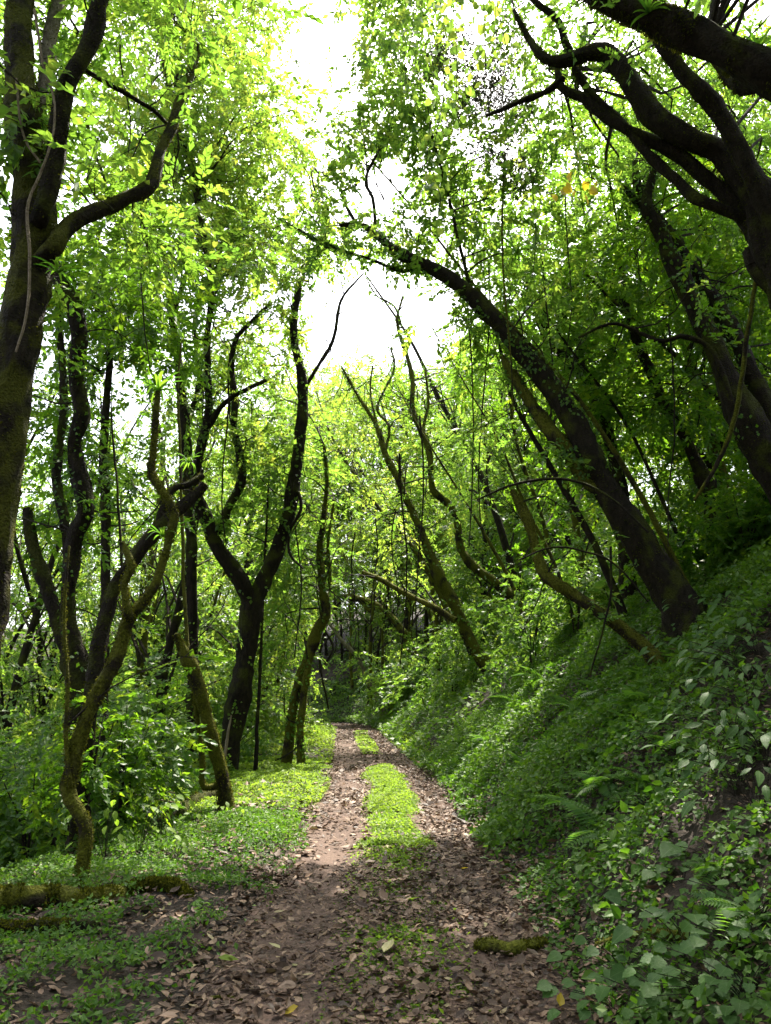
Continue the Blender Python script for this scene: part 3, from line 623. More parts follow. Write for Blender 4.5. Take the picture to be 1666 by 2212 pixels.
tree('stump_tree', 'short dark broken trunk among creepers, behind the kinked bare trunk',
     [([(1140, 1340, 24), (1133, 1283, 22), (1108, 1230, 20), (1083, 1180, 18), (1070, 1140, 12)], 14.5, 15), ([(1085, 1190, 12), (1110, 1120, 10), (1095, 1060, 6)], 14.9, 15.3)], leafm='deep', lscale=1.2, regions=[(1030, 1060, 1200, 1260, 15, 18, 6, .7, 24)])
tree('distant_tree', 'thin brown leaning trunk lit by sun where the track bends away',
     [([(832, 1548, 15), (812, 1500, 13), (790, 1450, 12), (765, 1410, 11), (735, 1380, 9), (700, 1330, 7)], 36, 37)], bark='pale', leafm='canopy', lscale=2.2, regions=[(690, 1180, 830, 1360, 36, 41, 7, 1.5, 24)])  # sunlight on this brown trunk is put into its pale bark colour
tree('hooked_tree', 'mossy arching trunk over the far end of the track, leaves hanging from it',
     [([(905, 1440, 22), (880, 1380, 20), (845, 1335, 18), (800, 1302, 16), (760, 1292, 13), (720, 1285, 8)], 26, 27.5), ([(850, 1340, 10), (800, 1320, 8), (770, 1290, 6)], 26.5, 27)],
     bark='mossy', leafm='canopy', lscale=1.8, moss=1700, mossize=0.043, regions=[(740, 1280, 900, 1400, 26, 30, 8, 1.0, 22), (700, 1180, 880, 1300, 27, 31, 6, 1.1, 20)])

# ---- forest trees behind, each on its own foot
def forest_tree(x, y, h, spread, leafm, hue, nblob, ns, lscale, low=.3, lean=(0, 0), r0=.13):
    z = float(ground(x, y)); base = np.array([x, y, z-.1])
    root = thing('forest_tree', 'forest tree', 'tree', base)
    k = 6; t = np.linspace(0, 1, k)
    P = base + np.stack([lean[0]*t**1.3*h+np.cumsum(rng.normal(0, .035*h, k))*t, lean[1]*t*h+np.cumsum(rng.normal(0, .03*h, k))*t, t*h*.93], 1)
    S = spline(P, 36); R = np.linspace(r0, r0*.18, 36)*(1+.5*np.exp(-np.linspace(0, h, 36)/.25))
    mb = MB(); tube(mb, S, R, 9, .12, 0, True, seed=int(x*13+y*7) % 90); mb.obj('trunk', M['bark'] if rng.random() < .55 else M['mossy'], root, base, True)
    cr = MB()
    back = y < 4
    for b in range(nblob):
        f = rng.uniform(low, 1.0); j = int(f*35); a = S[j]
        ang = rng.uniform(0, 2*math.pi); rr = spread*(1.15-.55*abs(f-.55))*rng.uniform(.35, 1)
        c = a+np.array([math.cos(ang)*rr, math.sin(ang)*rr, rng.uniform(.0, .12)*h*.6])
        if not keep(c[None])[0]: continue
        C = blob_pts(c, spread*rng.uniform(.32, .5), ns, .7); C = C[keep(C)]
        if back:                                                    # trees round the camera: nothing of them hangs into the view
            px, py = project(C); C = C[~((px > -500) & (px < 2166) & (py > -500) & (py < 2300))]
        if len(C) < 3: continue
        Pb = branchlet(cr, S[max(j-4, 2)], c, max(R[j]*.55, .014), n=6, sides=3)
        for q in C[rng.integers(0, len(C), 4)]: branchlet(cr, Pb[rng.integers(3, 6)], q, .010, n=3, sides=3)
        sprays(cr, C, lscale, hue, LEAF3 if (lscale > 1.5 or y > 17) and not back else LEAF4, 1.25 if lscale > 1.5 or y > 17 else 1, outward=norm(C-c)*.5)
    if cr.n: cr.obj('crown', [M[leafm], M['twig']], root, base)
    return root
FT = []
def plant_row(spots, where, cat='tree', noun='tree'):
    """labels by place in the row, left to right as the photograph shows them"""
    spots.sort(key=lambda o: project(np.array(o.location))[0][0])
    for i, o in enumerate(spots):
        o['label'] = f'{ORD[i] if i < 20 else "last"} {noun} from the left of those {where}'; o['group'] = f'{noun}s {where}'
def row(n, xr, yr, hr, where, noun='forest tree', **kw):
    out = []; tries = 0
    while len(out) < n and tries < 400:
        tries += 1
        y = rng.uniform(*yr); s = rng.uniform(*xr); x = s + float(track(y))
        if any((o.location.x-x)**2+(o.location.y-y)**2 < 1.6**2 for o in FT): continue
        pr = dict(kw); sp = pr.pop('spread'); ls = pr.pop('lscale'); hue = pr.pop('hue', 0)
        o = forest_tree(x, y, rng.uniform(*hr), sp*rng.uniform(.8, 1.2), pr.get('leafm', 'canopy'), hue+rng.normal(0, .08), pr.get('nblob', 14), pr.get('ns', 26), ls, pr.get('low', .3), (rng.normal(pr.get('lean', 0), .08), rng.normal(0, .06)), rng.uniform(*pr.get('girth', (.07, .17))))
        out.append(o); FT.append(o)
    plant_row(out, where, noun=noun)
row(16, (-15, -5.5), (15, 28), (13, 21), 'standing behind the forked tree', 'forest tree', spread=2.5, lscale=1.35, nblob=30, ns=38, low=.08, leafm='canopy', hue=.05)
row(15, (-26, -6), (27, 44), (14, 20), 'far down the falling slope', 'forest tree', spread=3.2, lscale=2.0, nblob=24, ns=32, low=.05, leafm='gold', hue=-.05)
row(15, (5.5, 15), (14, 27), (11, 18), 'on the bank behind the arching tree', 'forest tree', spread=2.3, lscale=1.35, nblob=30, ns=38, low=.06, leafm='deep', lean=-.12, hue=.05)
row(10, (4.2, 9.5), (11.5, 21), (7, 11), 'leaning out of the bank', 'slender leaning tree', spread=1.2, lscale=1.2, nblob=6, ns=20, low=.5, leafm='canopy', lean=-.38, girth=(.045, .09))
row(12, (3.0, 12), (27, 42), (12, 17), 'on the bank near the track bend', 'forest tree', spread=2.6, lscale=1.9, nblob=26, ns=30, low=.22, leafm='canopy', lean=-.14, hue=.1)
row(15, (12, 36), (47, 62), (15, 21), 'on the hill straight beyond the bend', 'forest tree', spread=3.2, lscale=2.6, nblob=26, ns=30, low=.03, leafm='canopy', hue=.15)
row(8, (11, 20), (51, 60), (20, 26), 'rising tallest beyond the bend', 'tall tree', spread=3.2, lscale=2.6, nblob=40, ns=30, low=.1, leafm='gold', hue=.0)
row(9, (27, 46), (62, 72), (22, 28), 'on the far hilltop beyond the bend', 'pale distant tree', spread=3.6, lscale=3.2, nblob=34, ns=28, low=.1, leafm='gold', hue=.1)
row(7, (2.6, 7), (43.5, 49.5), (11, 15), 'on the far bank facing the track', 'light green tree', spread=2.2, lscale=2.0, nblob=22, ns=28, low=.42, leafm='gold', hue=.05)
row(10, (-9, -3.5), (24, 42), (9, 15), 'along the verge before the bend', 'slim tree', spread=1.9, lscale=1.7, nblob=22, ns=30, low=.1, leafm='gold')
row(10, (-9, 9), (-12, -2), (10, 14), 'added unseen behind the camera for shade', 'forest tree', spread=3.0, lscale=2.2, nblob=20, ns=26, low=.45, leafm='deep')  # out-of-view trees, added to keep light off the foreground

# ------------------------------------------------------------------ understory shrubs
def shrub(x, y, h, w, leafm, hue, n, lscale, tmpl=LEAF4, lw=1.2):
    z = float(ground(x, y)); base = np.array([x, y, z-.03])
    root = thing('shrub', 'shrub', 'shrub', base)
    st = MB(); fo = MB(); k = int(rng.integers(3, 6))
    for _ in range(k):
        a = rng.uniform(0, 6.28); tip = base+np.array([math.cos(a)*w*.6, math.sin(a)*w*.6, h*rng.uniform(.7, 1)])
        P = spline(np.array([base+np.array([math.cos(a), math.sin(a), 0])*.04, base+(tip-base)*np.array([.3, .3, .5]), tip]), 9)
        tube(st, P, np.linspace(.014, .004, 9)*(1+h*.25), 5, 0)
    st.obj('stem', M['twig'], root, base, True)
    u = rand_dirs(n)*(rng.random(n)**.4)[:, None]*np.array([w, w, h*.55]); C = base+np.array([0, 0, h*.55])+u; C = C[C[:, 2] > base[2]+.08]
    C = C[keep(C)]
    if len(C): sprays(fo, C, lscale, hue, LEAF3 if lscale > 1.25 else tmpl, lw*(1.2 if lscale > 1.25 else 1), u[:len(C)]*.4); fo.obj('foliage', [M[leafm], M['twig']], root, base)
    return root
SH = []
CLEAR = [(480, 550, 17, 1640), (130, 220, 7.4, 1880), (400, 500, 11.8, 1720), (620, 670, 20, 1630), (1110, 1420, 10.5, 1400), (1280, 1480, 12, 1290), (990, 1060, 17, 1430)]
def shrub_row(n, sr, yr, hr, wr, where, leafm='shrub', hue=0, dens=55, lscale=1.0, **kw):
    out = []; tries = 0
    while len(out) < n and tries < 600:
        tries += 1
        y = rng.uniform(*yr); x = rng.uniform(*sr)+float(track(y)); h = rng.uniform(*hr); w = rng.uniform(*wr)
        px, py = project(np.array([x, y, float(ground(x, y))+h*.5]))
        if not (-120 < px[0] < 1780): continue
        if any((o.location.x-x)**2+(o.location.y-y)**2 < (w*.55)**2 for o in SH): continue
        wp = w*F/y                                                  # leave the standing trunks in clear view
        if any(a-wp < px[0] < b+wp and y < Yt and py[0]-h*.5*F/y < yl for a, b, Yt, yl in CLEAR): continue
        o = shrub(x, y, h, w, leafm, hue+rng.normal(0, .08), int(dens*h*w*2), lscale*rng.uniform(.85, 1.2), **kw); out.append(o); SH.append(o)
    plant_row(out, where, noun='leafy shrub')
    for o in out: o['category'] = 'shrub'
shrub_row(16, (-6.5, -2.9), (7.5, 13), (.6, 1.7), (.5, .9), 'around the slim mossy tree', 'deep', .05, 60, .85)
shrub_row(18, (-11, -3.2), (13, 21), (.9, 2.8), (.7, 1.3), 'at the foot of the forked tree', 'shrub', .05, 40, 1.15)
shrub_row(16, (-17, -4), (21, 34), (1.5, 4.2), (1.1, 2.0), 'deeper in the left wood', 'shrub', .12, 26, 1.6)
shrub_row(14, (5.2, 10), (11.6, 16), (.7, 2.0), (.6, 1.0), 'on the bank under the arching tree', 'deep', 0, 60, .9)
shrub_row(16, (2.8, 10), (15, 26), (.8, 2.6), (.7, 1.3), 'on the bank beyond the arching tree', 'shrub', 0, 40, 1.2)
shrub_row(14, (1.6, 8), (27, 46), (1.0, 3.5), (.9, 1.8), 'along the bank towards the bend', 'shrub', .08, 26, 1.8)
shrub_row(8, (-5, -2), (24, 42), (.7, 1.8), (.6, 1.2), 'on the sunny verge before the bend', 'gold', 0, 34, 1.5)
shrub_row(12, (1.8, 12), (46, 56), (.8, 2.4), (1.2, 2.0), 'facing the bend', 'shrub', .1, 20, 2.2)

# ------------------------------------------------------------------ ground cover (nobody could count it)
def stuff(o, label, cat):
    o['kind'] = 'stuff'; o['label'] = label; o['category'] = cat; return o
def scatter(n, s0, s1, y0, y1, power=1.0):
    """points by side distance and distance along; denser near the camera"""
    t = rng.random(n)**power; y = y0+(y1-y0)*t; s = rng.uniform(s0, s1, n); x = s*np.sqrt(1+np.interp(y, _yy, _gr)**2)+track(y)
    return x, y, s
def cover(mb, x, y, hmax, size, tilt, hue, tmpl=LEAF4, lw=1.25, seed=60, toward=(0, 0)):
    z = ground(x, y); cl = fbm(x*1.1, y*1.1, seed); h = hmax*np.clip((cl-.25)*2.2, .08, 1.2)*rng.random(len(x))**.6
    e = .15; nx = -(ground(x+e, y)-z)/e; ny = -(ground(x, y+e)-z)/e; gn = norm(np.stack([nx, ny, np.ones(len(x))], 1))
    P = np.stack([x, y, z], 1)+gn*h[:, None]*np.array([.6, .6, 1.])
    n = norm(gn*.6+np.array([0, 0, .6])+rng.normal(0, tilt, (len(x), 3))); d = rand_dirs(len(x)); d[:, 0] += toward[0]; d[:, 1] += toward[1]
    d = norm(d-n*(d*n).sum(1, keepdims=True)*.8)
    sz = size*rng.uniform(.6, 1.35, len(x)); leaves(mb, P, d, n, sz, np.clip(.42+hue+(cl-.5)*.7+rng.normal(0, .2, len(x)), 0, 1), tmpl, lw)
# bank: small leaved creepers, patchy near the foot where soil shows
mb = MB()
x, y, s = scatter(46000, 1.0, 6.2, 2.0, 9.5, 1.0)
k = (fbm(x*.8, y*.8, 31)*.7+fbm(x*2.3, y*2.3, 33)*.3 > .425) & (rng.random(len(x)) < np.clip((s-.95+.5*(fbm(x*2, y*2, 8)-.5))/.35, 0, 1)); cover(mb, x[k], y[k], .22, .046, .6, -.05, LEAF4, 1.6, toward=(-.6, -.4))
x, y, s = scatter(7000, 1.15, 6.2, 2.2, 16, .9)
k = fbm(x*.7, y*.7, 44) > .45; cover(mb, x[k], y[k], .42, .085, .6, .1, LEAF8, 1.2, toward=(-.7, -.5))
x, y, s = scatter(90000, .95, 6.8, 7.5, 19, .8)
k = (fbm(x*.9, y*.9, 31)*.6+fbm(x*2.6, y*2.6, 35)*.4 > .40-.012*(y-8)) & (rng.random(len(x)) < np.clip((s-.95+.5*(fbm(x*2, y*2, 8)-.5))/.3, 0, 1)); cover(mb, x[k], y[k], .36, .068, .6, .08, LEAF4, 1.3, toward=(-.5, -.4))
x, y, s = scatter(50000, 1.0, 7.5, 18, 52, .7)
cover(mb, x, y, .4, .15, .45, .2, LEAF3, 1.7, toward=(-.5, -.4))
x, y, s = scatter(26000, 5.5, 24, 8, 60, .8)
cover(mb, x, y, .6, .24, .5, .0, LEAF3, 1.5)
stuff(mb.obj('bank_groundcover', M['bank']), 'dense small-leaved green creepers covering the bank beside the track', 'groundcover')
# left verge and wood floor
wd_ = MB()
x, y, s = scatter(84000, -5.2, -.9, 2.8, 11, 1.0)
edge = np.clip((-s-.9+.7*(fbm(x*1.5, y*1.5, 14)-.5))/.5, 0, 1)*np.clip((y-3.0)/5.0+.75, .7, 1)
k = (rng.random(len(x)) < edge) & (fbm(x*1.3, y*1.3, 77)*.6+fbm(x*4.5, y*4.5, 71)*.4 > .385-.03*np.clip(y-6, 0, 2)); cover(wd_, x[k], y[k], .13, .040, .65, .0, LEAF4, 1.1)
stuff(wd_.obj('weeds', M['bank']), 'low weeds growing through the litter on the near left', 'weeds')
mb = MB()
x, y, s = scatter(60000, -12, -3.0, 9, 30, .8); cover(mb, x, y, .45, .12, .5, .1, LEAF3, 1.6)
x, y, s = scatter(24000, -30, -8, 14, 55, .8); cover(mb, x, y, .9, .26, .5, .1, LEAF3, 1.5)
stuff(mb.obj('undergrowth', M['shrub']), 'low green undergrowth on the wood floor left of the track', 'undergrowth')
# bright fine grass and clover: verge and the strip between the wheel tracks
mb = MB()
def strip_s(y): return .06
x, y, s = scatter(66000, -.38, .52, 8.6, 17.8, .9)
wd = .31+.05*np.sin(y*1.7)+.34*(fbm(y*1.6+(s > .08)*40, s*0+3.3, 3)-.5); k = np.abs(s-.08) < wd+rng.normal(0, .06, len(s)); cover(mb, x[k], y[k], .075, .036, .5, .12, LEAF3, 1.9, seed=90)
x, y, s = scatter(20000, -.30, .42, 21.5, 34, .8); k = np.abs(s-.06) < .28+.08*(fbm(y, s*0, 4)-.5); cover(mb, x[k], y[k], .10, .05, .5, .15, LEAF3, 1.9, seed=91)
x, y, s = scatter(64000, -3.4, -1.0, 8.8, 19.5, .9)
k = -s > 1.0+.45*(fbm(y*1.3, y*0, 6)-.35)+rng.normal(0, .06, len(s)); cover(mb, x[k], y[k], .11, .045, .5, .08, LEAF3, 1.9, seed=92)
x, y, s = scatter(26000, -4.4, -1.0, 19, 46, .8); k = -s > .95+rng.normal(0, .08, len(s)); cover(mb, x[k], y[k], .22, .085, .5, .15, LEAF3, 1.7, seed=93)
x, y, s = scatter(9000, .98, 1.7, 15, 40, .8); cover(mb, x, y, .12, .07, .5, .15, LEAF3, 1.7, seed=94)
x, y, s = scatter(24000, -.55, .72, 2.8, 9.0, 1.0)
k = (rng.random(len(x)) < np.clip(1-np.abs(s-.06)/.5, 0, 1)) & (fbm(x*2.2, y*1.7, 55) > .33-(y-5)*.03); cover(mb, x[k], y[k], .06, .032, .5, -.1, LEAF4, 1.3, seed=95)
stuff(mb.obj('grass', M['grass']), 'bright green grass and clover on the verge and between the wheel tracks', 'grass')
# leaf litter
mb = MB()
def litter(n, s0, s1, y0, y1, size, tmpl, pw=1.0, bare=True):
    x, y, s = scatter(n, s0, s1, y0, y1, pw)
    p = np.ones(n)
    if bare: p *= 1-.86*np.exp(-((s+.60)/.27)**2)*np.clip((fbm(x*1.6, y*.9, 12)-.22)*3.2, 0, 1)
    p *= np.where((np.abs(s-.08) < .33) & (y > 8.6) & (y < 17.8), .05, 1)
    p *= np.clip(.5+1.5*(fbm(x*1.1, y*1.1, 18)-.3), .3, 1)
    k = rng.random(n) < p; x, y, s = x[k], y[k], s[k]; m = len(x)
    nrm = norm(np.stack([rng.normal(0, .34, m), rng.normal(0, .34, m), np.ones(m)], 1)); d = rand_dirs(m); d = norm(d-nrm*(d*nrm).sum(1, keepdims=True))
    P = np.stack([x, y, ground(x, y)+.012+rng.random(m)*.028], 1)
    leaves(mb, P, d, nrm, size*rng.uniform(.45, 1.5, m)*np.where(rng.random(m) < .10, 1.7, 1), np.clip(rng.beta(1.5, 2.5, m), 0, 1), tmpl, rng.uniform(.7, 1.35, m), curl=rng.normal(.25, .5, m))
litter(17500, -1.25, 1.35, 2.6, 7.5, .046, LEAF8)
litter(8000, -4, -1.1, 2.8, 8.5, .046, LEAF8, bare=False)
litter(6000, 1.2, 4.2, 2.6, 8.5, .046, LEAF8, bare=False)
litter(20000, -1.2, 1.3, 7, 18, .060, LEAF4)
litter(9000, -1.1, 1.1, 17, 44, .085, LEAF4)
litter(5000, -5, -1, 8, 14, .07, LEAF4, bare=False)
litter(5000, 1, 6, 6, 14, .08, LEAF4, bare=False)
stuff(mb.obj('leaf_litter', M['litter']), 'brown leaf litter strewn over the track and the near wood floor', 'leaf litter')

# ------------------------------------------------------------------ fallen wood
def log_thing(name, label, pts, bark='mossy', moss=0, mossize=.03, cat='log', lift=.9, sides=12, rough=.16):
    """pts: (px, py of its underside, width px); lies on the ground"""
    P = []; R = []
    for px, py, w in pts:
        g_ = ray_ground(px, py); r = w*.5/F*depth(g_); P.append(g_+np.array([0, 0, r*lift])); R.append(r)
    P = np.array(P); base = P[len(P)//2]-np.array([0, 0, R[len(P)//2]])
    n = 34; S = spline(np.column_stack([P, R]), n)
    S[:, :3] += np.stack([fbm(np.linspace(0, 9, n)+i*7, np.full(n, i*2.), 80+i)-.5 for i in range(3)], 1)*S[:, 3:4]*.9
    mb = MB(); tube(mb, S[:, :3], S[:, 3], sides, rough, 0, True, seed=len(label)); tube(mb, S[:2][::-1, :3]-np.array([0, 0, 0]), S[:2][::-1, 3], sides, 0, 0, True)
    if moss:
        root = thing(name, label, cat, base); mb.obj('trunk', M[bark], root, base, True)
        mo = moss_on(S[:, :3], S[:, 3], moss, mossize, 0).obj('moss', M['moss'], root.children[0], base); mo['kind'] = 'stuff'
        return root
    return tag(mb.obj(name, M[bark], None, (0, 0, 0), True), label, cat)
log_thing('fallen_log', 'long mossy fallen log lying at the foot of the slim mossy tree', [(-90, 1975, 52), (40, 1968, 48), (130, 1962, 46), (215, 1962, 40), (262, 1945, 34), (325, 1922, 24), (380, 1926, 22), (412, 1940, 12)], moss=7000, mossize=.026)
log_thing('fallen_log', 'short dark log with thin moss, lying in front of the long mossy log', [(-80, 2030, 34), (40, 2022, 30), (130, 2016, 28), (212, 2012, 22)], bark='bark', moss=2200, mossize=.022)
log_thing('fallen_log', 'leaning rotten log propped behind the broken mossy trunk', [(345, 1800, 26), (390, 1765, 30), (440, 1735, 30), (480, 1715, 24)], bark='bark', moss=900, mossize=.03)
log_thing('fallen_branch', 'short thick mossy branch lying across the near track', [(1028, 2052, 16), (1060, 2060, 30), (1110, 2064, 28), (1165, 2052, 24), (1176, 2040, 12)], moss=1600, mossize=.016, cat='branch')
log_thing('fallen_branch', 'dark mossy stick half buried under the broad leaves at the bank foot', [(1290, 2050, 14), (1340, 2035, 16), (1400, 2025, 18), (1490, 2032, 20)], bark='mossy', moss=700, mossize=.014, cat='branch')
def stick(label, pts, bark='twig', name='stick', cat='stick'):
    return log_thing(name, label, pts, bark, cat=cat, sides=6, rough=.05, lift=1.3)
stick('brown stick beside the short mossy branch on the track', [(1180, 2085, 9), (1205, 2070, 9), (1225, 2050, 8)])
stick('small pale stick in the bare left wheel track', [(662, 1910, 6), (672, 1920, 7), (684, 1926, 6)], 'cane')
stick('thin dark twig in the left wheel track near the picture bottom', [(640, 2115, 5), (648, 2140, 6), (654, 2165, 5)])
stick('yellowish mossy stick among the leaves at the track edge', [(440, 2165, 8), (480, 2160, 9), (525, 2166, 8)], 'mossy')
stick('long thin twig lying along the foot of the bank', [(1255, 1805, 4), (1285, 1832, 5), (1300, 1850, 4)], 'cane')
stick('crooked twig across the weedy middle of the near track', [(700, 1985, 4), (735, 1978, 4), (780, 1972, 4), (800, 1980, 3)])
def bar(name, label, cat, pts, Y0, Y1, bark, w=None, extra=None):
    n = len(pts); P = np.array([at(q[0], q[1], Y0+(Y1-Y0)*i/(n-1)) for i, q in enumerate(pts)]); R = np.array([q[2]*.5/F*depth(P[i]) for i, q in enumerate(pts)])
    m = 40; S = spline(np.column_stack([P, R]), m); L = np.linalg.norm(P[-1]-P[0])
    S[:, :3] += np.stack([fbm(np.linspace(0, L*2, m)+i*5, np.full(m, P[0][0]*3+i), 7)-.5 for i in range(3)], 1)*.05*np.sin(np.linspace(0, math.pi, m))[:, None]
    mb = MB(); tube(mb, S[:, :3], np.maximum(S[:, 3], .002), 5, .05, 0, True)
    return tag(mb.obj(name, M[bark], None, (0, 0, 0), True), label, cat)
bar('dry_cane', 'pale dead cane slanting through the shrubs behind the slim mossy tree', 'cane', [(185, 1690, 4), (280, 1712, 4), (400, 1738, 4)], 10.2, 10.8, 'cane')
bar('dry_cane', 'second pale cane, crossing above the first behind the slim mossy tree', 'cane', [(210, 1650, 3), (300, 1690, 3), (390, 1716, 3)], 10.6, 11.0, 'cane')
bar('dry_cane', 'upright broken pale stake beside the forked tree', 'cane', [(482, 1660, 7), (490, 1600, 7), (500, 1545, 3)], 14.5, 14.5, 'cane')

# ------------------------------------------------------------------ climbing and hanging stems
bar('climbing_stem', 'straight thin climbing stem rising in front of the forked tree left limb', 'liana', [(412, 1462, 9), (405, 1383, 9), (398, 1283, 9), (393, 1150, 8), (391, 1000, 7), (384, 850, 6), (392, 740, 4)], 10.9, 11.3, 'mossy')
bar('climbing_stem', 'very thin straight stem beside the leaning broken-ended trunk', 'liana', [(263, 1225, 6), (258, 1120, 6), (252, 1030, 5), (245, 958, 5), (240, 880, 3)], 8.4, 8.4, 'bark')
LI = [(872, 980, 868, 1440, 4, 15, 'bark'), (858, 1100, 850, 1330, 3, 16, 'bark'), (905, 900, 908, 1380, 4, 15, 'twig'), (1010, 430, 1016, 1180, 4, 12, 'twig'), (1050, 560, 1042, 1120, 4, 13, 'bark'),
      (1090, 330, 1100, 900, 5, 11, 'mossy'), (700, 1350, 701, 1532, 6, 30, 'bark'), (770, 1150, 766, 1420, 3, 22, 'bark'), (805, 1120, 812, 1400, 3, 22, 'twig'), (1180, 560, 1186, 1010, 4, 12, 'twig'), (1325, 1180, 1282, 1460, 6, 9.0, 'bark'),
      (1445, 700, 1452, 1180, 4, 11, 'twig'), (268, 90, 275, 330, 4, 7.5, 'twig'), (192, 230, 228, 440, 8, 7.0, 'mossy'), (1230, 420, 1222, 800, 3, 11, 'twig'), (310, 420, 318, 800, 4, 9, 'twig'), (485, 820, 490, 1180, 4, 13, 'bark'), (640, 1100, 644, 1420, 4, 17, 'twig')]
objs = []
for (x0, y0, x1, y1, w, Yl, bk) in LI:
    n = 7; pts = [(x0+(x1-x0)*t+(9*math.sin(t*5+x0)), y0+(y1-y0)*t, w*(1-.35*t)) for t in np.linspace(0, 1, n)]
    objs.append(bar('liana', 'liana', 'liana', pts, Yl, Yl+.2, bk))
objs.sort(key=lambda o: np.mean([v.co.x/v.co.y for v in o.data.vertices]))
for i, o in enumerate(objs): o['label'] = f'{ORD[i]} from the left of the thin hanging lianas'; o['group'] = 'thin hanging lianas'
bar('liana', 'mossy looping liana hanging down in front of the twin trunks', 'liana', [(1640, 560, 10), (1625, 650, 10), (1610, 740, 11), (1600, 830, 11), (1578, 930, 11), (1545, 1010, 10), (1500, 1080, 8)], 8.4, 9.2, 'mossy')
bar('liana', 'long arching bramble stem bowing over the bank before the arching tree', 'liana', [(1030, 1080, 4), (1100, 1050, 6), (1180, 1035, 7), (1260, 1045, 7), (1330, 1085, 6), (1400, 1150, 5)], 9.2, 9.0, 'bark')
bar('liana', 'lower arching bramble stem bowing over the kinked bare trunk', 'liana', [(1120, 1210, 4), (1200, 1182, 5), (1290, 1200, 5), (1350, 1240, 5), (1400, 1300, 4)], 8.8, 8.8, 'bark')
bar('liana', 'pale aerial root running down the thick mossy tree', 'liana', [(75, 20, 6), (95, 140, 6), (120, 230, 5), (100, 340, 5), (60, 450, 7), (66, 560, 7), (58, 680, 6), (35, 760, 5)], 6.0, 6.15, 'cane')
bar('liana', 'second pale aerial root curving off the thick mossy tree', 'liana', [(36, 170, 5), (45, 250, 5), (60, 310, 5), (88, 352, 5)], 6.2, 6.2, 'cane')
bar('liana', 'thin twisted stems dangling over the far end of the track', 'liana', [(735, 1300, 5), (700, 1350, 5), (720, 1400, 5), (690, 1450, 4)], 24, 24.4, 'twig')

# ------------------------------------------------------------------ bromeliads on the limbs
def strap_mesh(kind, L, w, droop):
    t = np.linspace(0, 1, 7); P = np.stack([L*t*.85, 0*t, L*(.75*t-droop*t*t)], 1); wd = w*np.sin(np.pi*np.clip(t*.86+.14, 0, 1))**.6
    V = np.concatenate([P+np.array([0, 1, .25])*wd[:, None], P-np.array([0, 0, .1])*wd[:, None], P+np.array([0, -1, .25])*wd[:, None]])
    Fq = [[i, i+1, 7+i+1, 7+i] for i in range(6)]+[[7+i, 7+i+1, 14+i+1, 14+i] for i in range(6)]
    return mesh_from(kind, V, [np.array(Fq)], M['fern'] if droop < 1.2 else M['deep'], rnd=np.full(12, rng.random()), smooth=True)
STRAPS = [strap_mesh('leaf', .3*rng.uniform(.8, 1.2), .016, d) for d in (.45, .7, .95, 1.15)]
def bromeliad(label, px, py, Y, size, n=16, shift=0.):
    c = at(px, py, Y); root = thing('bromeliad', label, 'bromeliad', c, 'bromeliads on the limbs')
    for i in range(n):
        o = bpy.data.objects.new('leaf', STRAPS[i % 4]); link(o, root); s = size*rng.uniform(.75, 1.15)/.3
        o.rotation_euler = (rng.normal(0, .15), rng.normal(-.15, .22), i*2.4); o.scale = (s, s, s)
bromeliad('large bromeliad crowning the slim mossy tree', 342, 845, 7.55, .32, 22)
bromeliad('bright bromeliad lit against the dark leaves above the arching tree', 1118, 548, 10.5, .36, 20)
bromeliad('bromeliad on the heavy shaggy limb at its lower end', 1640, 108, 5.7, .24, 18)
bromeliad('bromeliad on the heavy shaggy limb near the picture top', 1400, 28, 5.75, .26, 18)
bromeliad('small bromeliad on the crooked dark tree', 190, 1088, 9.2, .22, 14)
bromeliad('bromeliad tuft in the broken fork of the leaning trunk', 408, 1000, 9.2, .24, 16)
bromeliad('small bromeliad on the arching tree outer limb', 965, 588, 12.2, .22, 14)
bromeliad('tiny bromeliad on a twig left of the forked tree right limb', 536, 1080, 14, .16, 12)
bromeliad('drooping bromeliad under the fork of the slim mossy tree', 352, 1160, 7.3, .30, 14)
bromeliad('bromeliad growing on the thick mossy tree under its side branch', 125, 590, 6.2, .26, 14)

# ------------------------------------------------------------------ vines with round leaves, hanging high over the track
def hanging_vine(label, px0, py0, px1, py1, Y, n, leafm, size, hue=0, name='hanging_vine'):
    a, b = at(px0, py0, Y), at(px1, py1, Y+.3); root = thing(name, label, 'vine', a)
    P = spline(np.array([a, a*.6+b*.4+rng.normal(0, .08, 3), a*.3+b*.7+rng.normal(0, .08, 3), b]), 30)
    mb = MB(); tube(mb, P, np.full(30, .005), 4, 0); mb.obj('stem', M['twig'], root, a)
    i = rng.integers(0, 30, n); C = P[i]+rng.normal(0, .11, (n, 3)); C = C[keep(C)]; m = len(C); fo = MB()
    d = norm(np.stack([rng.normal(0, .5, m), rng.normal(0, .5, m), rng.normal(-.8, .3, m)], 1)); nr = norm(rand_dirs(m)+np.array([0, -.5, .6]))
    leaves(fo, C, d, nr, size*rng.uniform(.6, 1.3, m), np.clip(.5+hue+rng.normal(0, .2, m), 0, 1), ROUND, .95)
    if m: fo.obj('foliage', M[leafm], root, a)
    return root
vines = []
for i, (x0, y0, x1, y1, Yv, n) in enumerate([(1000, -80, 985, 230, 6.6, 95), (1040, -100, 1050, 170, 6.9, 80), (960, -60, 935, 330, 7.4, 80), (1085, -80, 1100, 160, 7.2, 60), (930, 260, 945, 480, 8.2, 60), (900, -60, 880, 200, 8.4, 70), (1140, 330, 1150, 600, 9.2, 50), (600, -60, 615, 190, 9, 26), (690, 300, 680, 430, 12, 30)]):
    vines.append(hanging_vine('vine', x0, y0, x1, y1, Yv, n, 'canopy', .10, .15))
plant_row(vines, 'hanging high over the track', noun='round-leaved vine')
